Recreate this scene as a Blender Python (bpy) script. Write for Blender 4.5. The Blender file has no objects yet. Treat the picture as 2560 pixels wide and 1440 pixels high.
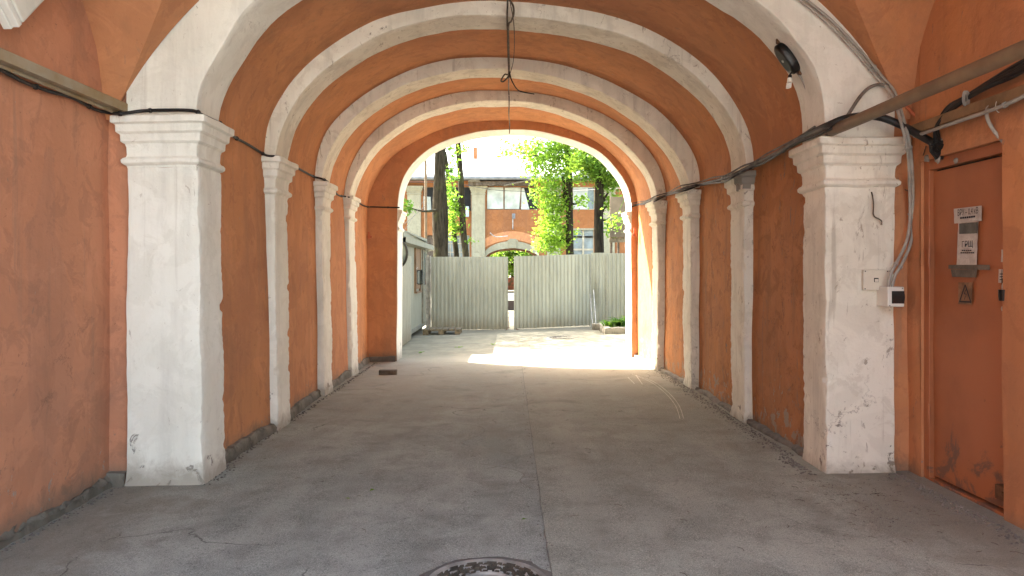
import bpy, math, random
from mathutils import Vector, noise
R = math.radians
random.seed(7)
scene = bpy.context.scene
col = scene.collection
# ---------------- camera, world, sun, exposure
cd = bpy.data.cameras.new('camera'); cam = bpy.data.objects.new('camera', cd); col.objects.link(cam)
cam.location = (0, 0, 1.6); cam.rotation_euler = (R(90), 0, 0)
cd.sensor_width = 36; cd.lens = 26.0; cd.shift_x = 8/2560; cd.shift_y = -40/2560
cd.clip_start = .05; cd.clip_end = 2000
scene.camera = cam
SUNV = Vector((.8, -.57, -1.0)).normalized()       # direction the light travels
sd = -SUNV
elev = math.asin(sd.z); az = math.atan2(sd.x, sd.y)
w = bpy.data.worlds.new('World'); scene.world = w; w.use_nodes = True
nt = w.node_tree
sky = nt.nodes.new('ShaderNodeTexSky'); sky.sky_type = 'NISHITA'; sky.sun_disc = False
sky.sun_elevation = elev; sky.sun_rotation = az
sky.air_density = 1.0; sky.dust_density = 4.0; sky.ozone_density = 1.0
tn = nt.nodes.new('ShaderNodeMix'); tn.data_type = 'RGBA'; tn.blend_type = 'MULTIPLY'; tn.inputs[0].default_value = 1; tn.inputs[7].default_value = (1, .95, .84, 1)
nt.links.new(sky.outputs[0], tn.inputs[6]); nt.links.new(tn.outputs[2], nt.nodes['Background'].inputs[0]); nt.nodes['Background'].inputs[1].default_value = .15
sl = bpy.data.lights.new('sun', 'SUN'); sl.energy = 4.3; sl.angle = R(.5); sl.color = (1, .94, .84)
so = bpy.data.objects.new('sun', sl); col.objects.link(so); so.rotation_euler = SUNV.to_track_quat('-Z', 'Y').to_euler()
scene.view_settings.view_transform = 'Standard'; scene.view_settings.look = 'None'
scene.view_settings.exposure = 3.25; scene.view_settings.gamma = 1
cy = scene.cycles
cy.use_denoising = True; cy.max_bounces = 12; cy.diffuse_bounces = 6; cy.transmission_bounces = 6; cy.transparent_max_bounces = 8
cy.sample_clamp_indirect = 8

F = 1849.0
def at(px, py, d): return Vector(((px-1272)/F*d, d, 1.6+(680-py)/F*d))
def wl(px, py, X): return at(px, py, X*F/(px-1272))
def fz(x): return .016*max(-4, min(4, x))

# ---------------- materials
class N:
    def __init__(s, name):
        m = bpy.data.materials.new(name); m.use_nodes = True; s.m = m; s.t = m.node_tree
        s.b = s.t.nodes['Principled BSDF']; s.co = s.t.nodes.new('ShaderNodeTexCoord').outputs['Object']
    def n(s, t, **k):
        o = s.t.nodes.new(t)
        for a, v in k.items(): setattr(o, a, v)
        return o
    def l(s, a, b): s.t.links.new(a, b)
    def noise(s, sc, det=4, rough=.55, vec=None, stretch=None, dist=0):
        v = vec or s.co
        if stretch:
            mp = s.n('ShaderNodeMapping'); mp.inputs['Scale'].default_value = stretch; s.l(v, mp.inputs[0]); v = mp.outputs[0]
        o = s.n('ShaderNodeTexNoise'); o.inputs['Scale'].default_value = sc; o.inputs['Detail'].default_value = det
        o.inputs['Roughness'].default_value = rough; o.inputs['Distortion'].default_value = dist
        s.l(v, o.inputs['Vector']); return o.outputs['Fac']
    def ramp(s, v, a, b, lo=0., hi=1.):
        o = s.n('ShaderNodeMapRange'); o.interpolation_type = 'SMOOTHSTEP'
        for i, x in enumerate((a, b, lo, hi)): o.inputs[i+1].default_value = x
        s.l(v, o.inputs[0]); return o.outputs[0]
    def mth(s, op, a, b=0.):
        o = s.n('ShaderNodeMath', operation=op)
        for i, x in enumerate((a, b)):
            if isinstance(x, (int, float)): o.inputs[i].default_value = x
            else: s.l(x, o.inputs[i])
        return o.outputs[0]
    def mix(s, f, a, b, mode='MIX'):
        o = s.n('ShaderNodeMix', data_type='RGBA', blend_type=mode)
        for i, x in ((0, f), (6, a), (7, b)):
            if isinstance(x, (int, float)): o.inputs[i].default_value = x
            elif isinstance(x, tuple): o.inputs[i].default_value = (*x, 1)
            else: s.l(x, o.inputs[i])
        return o.outputs[2]
    def xyz(s):
        o = s.n('ShaderNodeSeparateXYZ'); s.l(s.co, o.inputs[0]); return o.outputs
    def bump(s, h, st=.3, dist=.02, prev=None):
        o = s.n('ShaderNodeBump'); o.inputs['Strength'].default_value = st; o.inputs['Distance'].default_value = dist
        s.l(h, o.inputs['Height'])
        if prev: s.l(prev, o.inputs['Normal'])
        return o.outputs[0]
    def out(s, colr, rough=.8, normal=None, metal=0., spec=.3):
        for k, v in (('Base Color', colr), ('Roughness', rough), ('Metallic', metal)):
            if isinstance(v, (int, float)): s.b.inputs[k].default_value = v
            elif isinstance(v, tuple): s.b.inputs[k].default_value = (*v, 1)
            else: s.l(v, s.b.inputs[k])
        s.b.inputs['Specular IOR Level'].default_value = spec
        if normal: s.l(normal, s.b.inputs['Normal'])
        return s.m

def simple(name, c, rough=.6, metal=0., var=.25, sc=6., bump=.1, spec=.4, stretch=None, c2=None):
    k = N(name); n1 = k.noise(sc, 6, .6, stretch=stretch)
    c2 = c2 or tuple(x*(1-var*1.6) for x in c)
    cc = k.mix(k.ramp(n1, .3, .7), c2, c)
    n2 = k.noise(sc*9, 3, .6)
    return k.out(cc, rough, k.bump(n2, bump, .004), metal, spec)

def plaster(name, base, alt, chip, worn=.0, dirt=(.2,.17,.13), lowchip=.25, blotch=.55, white=False):
    k = N(name); x = k.xyz()
    big = k.noise(.7, 5, .6, dist=.6); mid = k.noise(2.6, 8, .65, dist=.4); fine = k.noise(14, 6, .6)
    streak = k.noise(1.0, 6, .65, stretch=(5, 5, .6))
    c = k.mix(k.mth('MULTIPLY', k.ramp(big, .38, .66), blotch), base, alt)
    c = k.mix(k.mth('MULTIPLY', k.ramp(mid, .50, .72), .5), c, tuple(min(1, v*(1.12 if not white else 1.03)+(.02 if not white else .0)) for v in base))
    pa = k.noise(1.9, 7, .62, dist=.8); pb = k.noise(4.5, 9, .7, dist=.6)
    c = k.mix(k.mth('MULTIPLY', k.ramp(pa, .50, .55), .30 if not white else .25), c, tuple(min(1, v*1.22+.015) for v in base) if not white else tuple(v*.86 for v in alt))
    c = k.mix(k.mth('MULTIPLY', k.ramp(pb, .53, .60), .30+.25*worn), c, tuple(v*.80 for v in alt) if not white else tuple(v*.90 for v in alt))
    rp = k.noise(.55, 4, .5, dist=1.2); c = k.mix(k.mth('MULTIPLY', k.ramp(rp, .505, .515), .16 if not white else .10), c, tuple(v*.72+.05 for v in alt))
    dr = k.noise(1.0, 5, .6, stretch=(13, 13, .45)); c = k.mix(k.mth('MULTIPLY', k.ramp(dr, .60, .72), .22+.4*worn), c, dirt)
    # soft soot and damp staining, uneven patches
    c = k.mix(k.mth('MULTIPLY', k.ramp(streak, .46, .72), .42+.4*worn), c, tuple(a*.55+b*.25 for a, b in zip(base, dirt)))
    # scuffs and scratches
    scr = k.noise(9, 7, .75, stretch=(1, 1, .35), dist=1.0)
    c = k.mix(k.mth('MULTIPLY', k.ramp(scr, .64-.05*worn, .70-.04*worn), .6+.3*worn), c, dirt)
    pit = k.noise(16, 5, .7, dist=.8); c = k.mix(k.ramp(pit, .67-.03*worn, .70-.03*worn, 0, .55+.25*worn), c, tuple(v*.45 for v in alt) if not white else dirt)
    nick = k.noise(3.4, 9, .78, stretch=(1, 1, .5), dist=1.4); c = k.mix(k.ramp(nick, .66-.05*worn, .675-.05*worn, 0, .7), c, tuple(v*.6+.03 for v in alt) if not white else tuple(v*.8 for v in dirt))
    # cracks
    wv = k.noise(1.6, 6, .65); comb = k.n('ShaderNodeVectorMath', operation='ADD')
    nz = k.n('ShaderNodeTexNoise'); nz.inputs['Scale'].default_value = 2.2; nz.inputs['Detail'].default_value = 6; nz.inputs['Roughness'].default_value = .65
    k.l(k.co, nz.inputs['Vector'])
    sc = k.n('ShaderNodeVectorMath', operation='SCALE'); sc.inputs[3].default_value = .9; k.l(nz.outputs['Color'], sc.inputs[0])
    k.l(k.co, comb.inputs[0]); k.l(sc.outputs[0], comb.inputs[1])
    vo = k.n('ShaderNodeTexVoronoi', feature='DISTANCE_TO_EDGE'); vo.inputs['Scale'].default_value = 1.5; k.l(comb.outputs[0], vo.inputs['Vector'])
    line = k.ramp(vo.outputs['Distance'], .003, .010, 1, 0)
    crack = k.mth('MULTIPLY', line, k.ramp(k.noise(.9, 3), .58-.03*worn, .66-.03*worn))
    c = k.mix(k.mth('MULTIPLY', crack, .38), c, (.12, .08, .06))
    # chips, mostly low down
    low = k.ramp(x[2], .0, .75, lowchip, 0)
    chn = k.mth('ADD', k.noise(6.5, 9, .72, dist=.5), k.mth('MULTIPLY', low, .30))
    chip_f = k.ramp(chn, .70-.035*worn, .71-.035*worn)
    c = k.mix(chip_f, c, chip)
    # splash dirt at the foot, ragged edge
    foot = k.ramp(k.mth('ADD', x[2], k.mth('MULTIPLY', pb, -.35)), -.20, .02, 1, 0)
    c = k.mix(k.mth('MULTIPLY', foot, .75), c, tuple(v*.8 for v in dirt))
    n = k.bump(big, .6, .05); n = k.bump(mid, .5, .035, n); n = k.bump(pb, .45, .012, n); n = k.bump(fine, .4, .006, n)
    n = k.bump(k.mth('ADD', chip_f, crack), .7, -.006, n)
    return k.out(c, .88, n, 0, .2)

ORG = (.535, .243, .108)
M = {}
M['orange'] = plaster('orange_plaster', ORG, (.41, .175, .088), (.30, .26, .21), .1)
M['orange_worn'] = plaster('worn_orange_plaster', (.48, .208, .078), (.33, .135, .055), (.34, .27, .20), .9, lowchip=.5)
M['orange_pale'] = plaster('faded_orange_plaster', (.52, .235, .13), (.38, .185, .115), (.36, .31, .26), .15, blotch=.75)
M['white'] = plaster('whitewashed_plaster', (.82, .81, .73), (.71, .69, .59), (.34, .32, .28), .1, dirt=(.36, .31, .24), lowchip=.31, white=True)
M['white_worn'] = plaster('worn_whitewashed_plaster', (.82, .79, .68), (.68, .63, .51), (.30, .27, .22), .7, dirt=(.34, .29, .21), lowchip=.36, white=True)
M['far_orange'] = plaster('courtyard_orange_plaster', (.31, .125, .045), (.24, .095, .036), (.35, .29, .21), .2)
M['added_wing'] = plaster('added_wing_orange_plaster', (.50, .20, .09), (.42, .16, .08), (.5, .42, .3), .2)
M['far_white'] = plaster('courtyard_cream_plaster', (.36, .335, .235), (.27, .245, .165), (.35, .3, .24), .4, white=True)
M['bounce_wall'] = plaster('pale_bounce_render', (.62, .63, .64), (.55, .56, .57), (.4, .4, .4), .1, white=True)
M['bounce_paving'] = simple('pale_bounce_paving', (.42, .43, .42), .85, 0, .12, 1.)
M['stone'] = plaster('rough_stone', (.36, .33, .27), (.17, .15, .115), (.42, .39, .33), 1.0, dirt=(.10, .09, .07), lowchip=0)
M['cement'] = plaster('grey_cement', (.30, .275, .235), (.16, .15, .13), (.36, .34, .3), .2, dirt=(.1, .09, .08), lowchip=0)

def asphalt(name, a, b, dust, dustpow):
    k = N(name); x = k.xyz()
    fine = k.noise(170, 3, .7); spec = k.noise(60, 5, .7)
    big = k.noise(.8, 6, .6, dist=.5); mid = k.noise(2.8, 8, .68, dist=.3); tr = k.noise(1.2, 6, .6, stretch=(2.2, .35, 1))
    c = k.mix(k.ramp(big, .35, .65), a, b)
    c = k.mix(k.mth('MULTIPLY', k.ramp(mid, .42, .66), .75), c, tuple(v*.62 for v in a))
    c = k.mix(k.mth('MULTIPLY', k.ramp(tr, .45, .72), .45), c, tuple(v*1.35 for v in b))
    c = k.mix(k.ramp(fine, .40, .75, 0, .75), c, tuple(v*2.1 for v in b))
    c = k.mix(k.ramp(spec, .32, .46, .7, 0), c, tuple(v*.4 for v in a))
    d = k.ramp(k.mth('ADD', x[1], k.mth('MULTIPLY', k.mth('SUBTRACT', mid, .5), 7)), 5.0, 13.0, 0, dustpow)
    c = k.mix(d, c, dust)
    c = k.mix(k.ramp(k.mth('ADD', x[1], k.mth('MULTIPLY', k.mth('SUBTRACT', mid, .5), 1.5)), 13.4, 14.6), c, k.mix(k.ramp(mid, .4, .65), (.20, .185, .14), (.27, .25, .19)))
    # dust also lies along both walls
    ax = k.mth('ABSOLUTE', x[0])
    e = k.ramp(k.mth('ADD', ax, k.mth('MULTIPLY', k.mth('SUBTRACT', mid, .5), 1.6)), 2.05, 2.75, 0, .55)
    c = k.mix(e, c, tuple(v*.62 for v in dust))
    # long smeared marks
    s2 = k.noise(3, 8, .75, stretch=(1, .45, 1), dist=1.5)
    st = k.noise(1.3, 7, .62, dist=1.2); c = k.mix(k.ramp(st, .52, .72, 0, .32), c, tuple(v*.45 for v in a)); c = k.mix(k.ramp(k.noise(1.7, 8, .7, dist=.9), .60, .70, 0, .4), c, tuple(v*1.3 for v in b))
    c = k.mix(k.ramp(s2, .58, .72, 0, .4), c, tuple(v*.5 for v in a))
    vo = k.n('ShaderNodeTexVoronoi', feature='DISTANCE_TO_EDGE'); vo.inputs['Scale'].default_value = .33
    add = k.n('ShaderNodeVectorMath', operation='ADD'); nz = k.n('ShaderNodeTexNoise'); nz.inputs['Scale'].default_value = 1.1; nz.inputs['Detail'].default_value = 7
    k.l(k.co, nz.inputs['Vector']); k.l(k.co, add.inputs[0]); k.l(nz.outputs['Color'], add.inputs[1]); k.l(add.outputs[0], vo.inputs['Vector'])
    ck = k.mth('MULTIPLY', k.ramp(vo.outputs['Distance'], .0008, .003, 1, 0), k.ramp(big, .5, .6))
    c = k.mix(k.mth('MULTIPLY', ck, .6), c, (.04, .035, .03))
    n = k.bump(big, .3, .03); n = k.bump(spec, .35, .004, n); n = k.bump(fine, .5, .003, n)
    return k.out(c, .86, n, 0, .25)
M['asphalt_dark'] = asphalt('dark_asphalt', (.190, .203, .178), (.285, .297, .262), (.34, .31, .24), .75)
M['asphalt_light'] = asphalt('pale_asphalt', (.215, .219, .180), (.285, .287, .238), (.37, .335, .26), .75)
k = N('courtyard_concrete')
b1 = k.noise(.5, 6, .6); b2 = k.noise(4, 8, .7); b3 = k.noise(60, 4, .7)
c = k.mix(k.ramp(b1, .35, .65), (.17, .16, .12), (.225, .21, .16)); c = k.mix(k.ramp(b2, .5, .72, 0, .6), c, (.11, .10, .075)); c = k.mix(k.ramp(b3, .5, .8, 0, .4), c, (.5, .47, .4))
M['concrete'] = k.out(c, .9, k.bump(b3, .4, .005, k.bump(b2, .3, .02)), 0, .2)

k = N('profiled_zinc_sheet'); x = k.xyz()
b1 = k.noise(1.5, 5, .6, stretch=(3, 3, .5)); b2 = k.noise(5, 7, .7, stretch=(3, 3, .6)); b3 = k.noise(1.0, 4)
c = k.mix(k.ramp(b1, .35, .65), (.285, .305, .272), (.338, .358, .32)); c = k.mix(k.ramp(b2, .55, .75, 0, .5), c, (.20, .185, .14))
c = k.mix(k.mth('MULTIPLY', k.ramp(k.mth('ADD', x[2], k.mth('MULTIPLY', b2, -.5)), -.3, .25, 1, 0), .7), c, (.20, .175, .125))
wn = k.n('ShaderNodeTexWhiteNoise', noise_dimensions='1D'); k.l(k.mth('FLOOR', k.mth('MULTIPLY', x[0], 1.05)), wn.inputs['W'])
c = k.mix(k.ramp(wn.outputs['Value'], 0, 1, 0, .35), c, (.22, .24, .22)); c = k.mix(k.ramp(k.noise(11, 6, .7), .66, .72, 0, .7), c, (.20, .11, .05))
M['zinc'] = k.out(c, k.ramp(b2, .3, .7, .38, .6), k.bump(b3, .25, .03), .25, .5)
M['galv'] = simple('galvanised_steel', (.42, .42, .40), .45, .6, .3)
M['cabin'] = simple('pale_grey_painted_boards', (.26, .265, .215), .6, 0, .15, 4, stretch=(3, 3, .4))
M['cabin_trim'] = simple('weathered_grey_trim', (.22, .215, .175), .7, 0, .3, 7)
M['wood'] = simple('weathered_wood', (.22, .18, .12), .8, 0, .35, 5, .4, stretch=(2, 2, 2))
M['wood_dark'] = simple('dark_old_timber', (.16, .12, .085), .85, 0, .4, 6, .4)
M['wood_warm'] = simple('warm_bare_timber', (.27, .17, .10), .8, 0, .35, 6, .3, stretch=(3, 3, .5))
M['board'] = simple('stained_plywood', (.24, .19, .13), .85, 0, .35, 1.2, .2)
M['black'] = simple('black_rubber', (.018, .017, .016), .5, 0, .3, 8)
M['cable_grey'] = simple('dusty_grey_cable', (.20, .185, .16), .65, 0, .35, 9)
M['conduit'] = simple('grey_plastic_conduit', (.40, .38, .33), .55, 0, .2, 9)
M['rope'] = simple('dusty_brown_flex', (.15, .12, .085), .8, 0, .4, 14)
M['pipe'] = simple('brown_painted_pipe', (.20, .135, .075), .55, 0, .25, 5, c2=(.14, .09, .05))
M['pipe_orange'] = simple('orange_painted_pipe', (.55, .16, .07), .5, 0, .2, 6)
M['rail'] = simple('grey_painted_rail', (.32, .27, .19), .6, 0, .3, 4, c2=(.26, .17, .07))
M['rail2'] = simple('ochre_painted_rail', (.30, .185, .09), .65, 0, .3, 4)
M['darkmetal'] = simple('black_enamel', (.015, .013, .012), .35, .2, .3, 6)
M['plastic_white'] = simple('white_plastic', (.78, .76, .68), .4, 0, .08, 3, .03)
M['plastic_cream'] = simple('cream_plastic', (.74, .68, .55), .45, 0, .1, 4, .03)
M['smoke'] = simple('dark_smoked_plastic', (.03, .028, .026), .15, 0, .2, 3, .0, .6)
M['paper'] = simple('crumpled_paper', (.60, .57, .52), .7, 0, .15, 14, .8, c2=(.45, .42, .38))
M['tape'] = simple('grey_duct_tape', (.17, .145, .11), .5, 0, .3, 12, .4)
M['ink'] = simple('faded_ink', (.05, .045, .05), .8, 0, .2, 9)
M['hatch'] = simple('printed_dark_panel', (.12, .125, .11), .6, 0, .3, 10)
M['plate'] = simple('brown_painted_plate', (.30, .17, .09), .6, 0, .3, 14)
M['steel'] = simple('bright_steel', (.55, .54, .5), .35, .8, .2, 10)
M['lampglass'] = simple('white_lamp_glass', (.85, .83, .76), .3, 0, .05, 3, .0)
M['diffuser'] = simple('grey_lamp_diffuser', (.66, .64, .56), .35, 0, .12, 4, .05)
M['roofmetal'] = simple('pale_roof_sheet', (.66, .68, .68), .4, .0, .12, 1.0, .05)
M['fascia'] = simple('grey_metal_gutter', (.26, .27, .28), .5, .3, .3, 2)
M['blackwindow'] = simple('dark_room', (.02, .02, .02), .9, 0, .2, 3)
M['glass'] = simple('dusty_window_glass', (.20, .26, .27), .18, 0, .35, 1.5, .03, .7)
M['film'] = simple('translucent_plastic_sheet', (.52, .56, .50), .5, 0, .25, 1.3, .8)
M['frame'] = simple('cream_window_frame', (.52, .46, .33), .7, 0, .25, 4)
M['blueplastic'] = simple('pale_blue_plastic', (.42, .50, .53), .5, 0, .15, 4)
M['mirror'] = simple('mirror_glass', (.62, .64, .64), .05, 1., .1, 2, .0)
M['iron'] = simple('rusty_cast_iron', (.34, .32, .285), .6, .15, .35, 8, .4)
M['rust'] = simple('rusty_metal', (.20, .10, .05), .8, .2, .4, 9, .4)
M['soil'] = simple('dark_soil_and_groove_tone', (.10, .08, .055), .95, 0, .4, 12, .8)
M['graffiti'] = simple('red_brick_wall', (.32, .10, .07), .85, 0, .4, 3, .4, c2=(.06, .08, .06))
M['whiteblock'] = simple('white_painted_concrete', (.8, .78, .74), .8, 0, .1, 3)
M['darkblock'] = simple('dark_brown_board', (.06, .04, .035), .8, 0, .2, 3)
k = N('orange_door_paint'); x = k.xyz()
b1 = k.noise(1.4, 5); b2 = k.noise(7, 8, .7); b3 = k.noise(3.2, 8, .7, dist=.5)
c = k.mix(k.ramp(b1, .35, .65), (.40, .145, .058), (.31, .11, .046))
c = k.mix(k.ramp(k.mth('ADD', b3, k.ramp(x[2], .1, .75, .22, 0)), .66, .74, 0, .8), c, (.13, .085, .065))
c = k.mix(k.ramp(b2, .68, .72, 0, .8), c, (.10, .05, .03))
M['door'] = k.out(c, .5, k.bump(b1, .3, .03, k.bump(b2, .15, .004)), 0, .4)
k = N('tree_bark'); b1 = k.noise(3, 8, .7, stretch=(6, 6, .8)); b2 = k.noise(1.2, 4)
c = k.mix(k.ramp(b1, .35, .65), (.018, .015, .010), (.058, .048, .033)); c = k.mix(k.ramp(b2, .55, .7, 0, .5), c, (.09, .10, .035))
M['bark'] = k.out(c, .95, k.bump(b1, 1, .03), 0, .1)
k = N('dark_tree_bark'); b1 = k.noise(3, 8, .7, stretch=(6, 6, .8)); b2 = k.noise(1.5, 4)
c = k.mix(k.ramp(b1, .35, .65), (.010, .008, .006), (.032, .026, .018)); c = k.mix(k.ramp(b2, .5, .7, 0, .5), c, (.045, .055, .02))
M['bark_dark'] = k.out(c, .95, k.bump(b1, 1, .03), 0, .1)
def leafmat(name, c1, c2, tr):
    k = N(name); n1 = k.noise(1.1, 4, .6); n2 = k.noise(9, 3)
    c = k.mix(k.ramp(n1, .38, .62), c1, c2); c = k.mix(k.ramp(n2, .45, .7, 0, .5), c, tuple(v*.6 for v in c1))
    k.out(c, .5, None, 0, .3)
    t = k.n('ShaderNodeBsdfTranslucent'); k.l(k.mix(1., c, tr, 'MULTIPLY'), t.inputs[0])
    mx = k.n('ShaderNodeMixShader'); mx.inputs[0].default_value = .55
    k.l(k.b.outputs[0], mx.inputs[1]); k.l(t.outputs[0], mx.inputs[2]); k.l(mx.outputs[0], k.t.nodes['Material Output'].inputs[0])
    return k.m
M['leaf'] = leafmat('tree_leaf', (.07, .15, .022), (.13, .21, .03), (2., 2., 1.4))
M['leaf_young'] = leafmat('young_tree_leaf', (.15, .25, .03), (.09, .175, .025), (1.9, 1.9, 1.3))
M['leaf_dark'] = leafmat('dark_green_leaf', (.05, .11, .025), (.09, .17, .035), (2., 2., 1.4))  # darker green leaf colour for the clump by the jamb

# ---------------- mesh helpers
class MB:
    def __init__(s): s.v = []; s.f = []; s.mi = []
    def quadgrid(s, rows, closed=False, mi=0):
        b = len(s.v); nc = len(rows[0])
        for r in rows: s.v += [tuple(p) for p in r]
        for i in range(len(rows)-1):
            for j in range(nc if closed else nc-1):
                j2 = (j+1) % nc
                s.f.append((b+i*nc+j, b+i*nc+j2, b+(i+1)*nc+j2, b+(i+1)*nc+j)); s.mi.append(mi)
    def poly(s, pts, mi=0):
        b = len(s.v); s.v += [tuple(p) for p in pts]; s.f.append(tuple(range(b, b+len(pts)))); s.mi.append(mi)
    def box(s, a, b, mi=0, rot=None, org=None):
        x0, y0, z0 = [min(p, q) for p, q in zip(a, b)]; x1, y1, z1 = [max(p, q) for p, q in zip(a, b)]
        P = [Vector(p) for p in ((x0,y0,z0),(x1,y0,z0),(x1,y1,z0),(x0,y1,z0),(x0,y0,z1),(x1,y0,z1),(x1,y1,z1),(x0,y1,z1))]
        if rot is not None:
            o = Vector(org) if org is not None else Vector((0, 0, 0)); P = [rot @ (p-o)+o for p in P]
        n = len(s.v); s.v += [tuple(p) for p in P]
        for q in ((0,3,2,1),(4,5,6,7),(0,1,5,4),(1,2,6,5),(2,3,7,6),(3,0,4,7)): s.f.append(tuple(n+i for i in q)); s.mi.append(mi)
    def tube(s, pts, r, seg=8, cap=True, mi=0):
        pts = [Vector(p) for p in pts]; n = len(pts); rs = r if isinstance(r, (list, tuple)) else [r]*n
        rows = []; up = None
        for i, p in enumerate(pts):
            t = (pts[min(i+1, n-1)]-pts[max(i-1, 0)]).normalized()
            if up is None: up = t.orthogonal().normalized()
            up = (up-t*up.dot(t)); up = up.normalized() if up.length > 1e-6 else t.orthogonal().normalized()
            sd = t.cross(up)
            rows.append([p+(up*math.cos(a)+sd*math.sin(a))*rs[i] for a in [2*math.pi*q/seg for q in range(seg)]])
        s.quadgrid(rows, True, mi)
        if cap: s.poly(rows[0][::-1], mi); s.poly(rows[-1], mi)
    def build(s, name, mats, parent=None, smooth=None, bevel=0):
        me = bpy.data.meshes.new(name); me.from_pydata(s.v, [], s.f)
        for m in (mats if isinstance(mats, (list, tuple)) else [mats]): me.materials.append(m)
        me.polygons.foreach_set('material_index', s.mi)
        me.update()
        if smooth is not None:
            me.polygons.foreach_set('use_smooth', [True]*len(me.polygons)); 
            me.set_sharp_from_angle(angle=R(smooth))
        o = bpy.data.objects.new(name, me); col.objects.link(o)
        if parent: o.parent = parent; o.matrix_parent_inverse = parent.matrix_world.inverted() if parent.type != 'EMPTY' else EM[parent.name]
        if bevel:
            b = o.modifiers.new('bevel', 'BEVEL'); b.width = bevel; b.segments = 2; b.limit_method = 'ANGLE'
        return o
EM = {}
from mathutils import Matrix
def empty(name, loc=(0, 0, 0)):
    o = bpy.data.objects.new(name, None); col.objects.link(o); o.location = loc; o.empty_display_size = .2
    EM[o.name] = Matrix.Translation(-Vector(loc)); return o
def tag(o, label=None, cat=None, group=None, kind=None):
    if label: o['label'] = label
    if cat: o['category'] = cat
    if group: o['group'] = group
    if kind: o['kind'] = kind
    return o
def wob(p, a=.006, s=3.0, seed=0):
    q = Vector(p)*s+Vector((seed*7.3, seed*3.1, seed))
    return Vector(p)+noise.noise_vector(q)*a+noise.noise_vector(q*.25)*a*1.5
def smoothpts(pts, n=6):
    pts = [Vector(p) for p in pts]; out = []
    for i in range(len(pts)-1):
        p0 = pts[max(i-1, 0)]; p1 = pts[i]; p2 = pts[i+1]; p3 = pts[min(i+2, len(pts)-1)]
        for j in range(n):
            t = j/n; out.append(.5*((2*p1)+(p2-p0)*t+(2*p0-5*p1+4*p2-p3)*t*t+(3*p1-p0-3*p2+p3)*t*t*t))
    out.append(pts[-1]); return out

# ---------------- arch profiles: (X,Z) lists from right spring to left spring, resampled by angle
CZ = 2.55
def prof(pts, zR, zL, xR, xL, n=80, sm=3):
    P = sorted([(math.atan2(z-CZ, x), math.hypot(x, z-CZ)) for x, z in pts if z > max(zR, zL)-.02 or z > (zR if x > 0 else zL)+.03])
    a0 = math.atan2(zR-CZ, xR); a1 = math.atan2(zL-CZ, xL)
    P = [(a0, math.hypot(xR, zR-CZ))]+[p for p in P if a0+.03 < p[0] < a1-.03]+[(a1, math.hypot(xL, zL-CZ))]
    out = []
    def h(i, t):
        def sl(j):
            if j == 0: return (P[1][1]-P[0][1])/(P[1][0]-P[0][0])
            if j == len(P)-1: return (P[-1][1]-P[-2][1])/(P[-1][0]-P[-2][0])
            return (P[j+1][1]-P[j-1][1])/(P[j+1][0]-P[j-1][0])
        d = P[i+1][0]-P[i][0]; m0 = sl(i)*d; m1 = sl(i+1)*d
        return (2*t**3-3*t*t+1)*P[i][1]+(t**3-2*t*t+t)*m0+(-2*t**3+3*t*t)*P[i+1][1]+(t**3-t*t)*m1
    rr = []; aa = []
    for k_ in range(n+1):
        a = a0+(a1-a0)*k_/n; i = 0
        while i < len(P)-2 and a > P[i+1][0]: i += 1
        rr.append(h(i, (a-P[i][0])/(P[i+1][0]-P[i][0]))); aa.append(a)
    for _ in range(sm): rr = [rr[0]]+[(rr[i-1]+2*rr[i]+rr[i+1])/4 for i in range(1, n)]+[rr[-1]]
    return [(r*math.cos(a), CZ+r*math.sin(a)) for r, a in zip(rr, aa)]
def px2(l, d): return [((x-1272)/F*d, 1.6+(680-y)/F*d) for x, y in l]
D1, D2, D3, D4, D5 = 5.7, 7.6, 9.76, 11.6, 13.5
in1 = [(-2.385,2.98),(-2.31,3.16),(-2.17,3.38),(-2.04,3.61),(-1.68,3.88),(-1.,4.20),(0,4.34),(.95,4.21),(1.6,3.88),(2.06,3.56),(2.22,3.385),(2.33,3.22),(2.41,3.03)]
o2 = px2([(664,371),(670,311),(715,225),(771,161),(865,90),(951,45),(1071,17),(1262,4),(1374,13),(1467,26),(1580,58),(1692,112),(1797,202),(1850,277),(1876,337),(1884,403)], D2)
i2 = px2([(689,386),(696,349),(721,285),(790,195),(865,135),(959,82),(1071,49),(1262,41),(1411,58),(1512,77),(1617,112),(1711,169),(1805,262),(1850,337),(1863,405)], D2)
o3 = px2([(788,439),(809,345),(865,274),(977,199),(1090,157),(1262,145),(1430,169),(1561,221),(1655,281),(1711,345),(1745,405),(1751,450)], D3)
i3 = px2([(807,439),(824,379),(880,300),(977,229),(1090,187),(1262,175),(1411,199),(1524,240),(1617,304),(1685,379),(1722,454)], D3)
o4 = px2([(861,480),(880,409),(925,337),(1015,274),(1127,236),(1262,228),(1430,255),(1524,296),(1599,352),(1644,412),(1664,480)], D4)
i4 = px2([(872,484),(891,431),(940,360),(1034,296),(1146,261),(1262,253),(1411,276),(1505,319),(1580,379),(1632,450),(1642,487)], D4)
o5 = px2([(921,499),(936,454),(977,397),(1049,349),(1146,311),(1262,301),(1411,322),(1505,367),(1572,439),(1591,506)], D5)
i5 = px2([(995,511),(1002,464),(1024,422),(1069,378),(1113,353),(1180,333),(1273,325),(1391,339),(1458,360),(1502,384),(1535,418),(1562,453),(1575,489),(1578,509)], D5)
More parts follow.
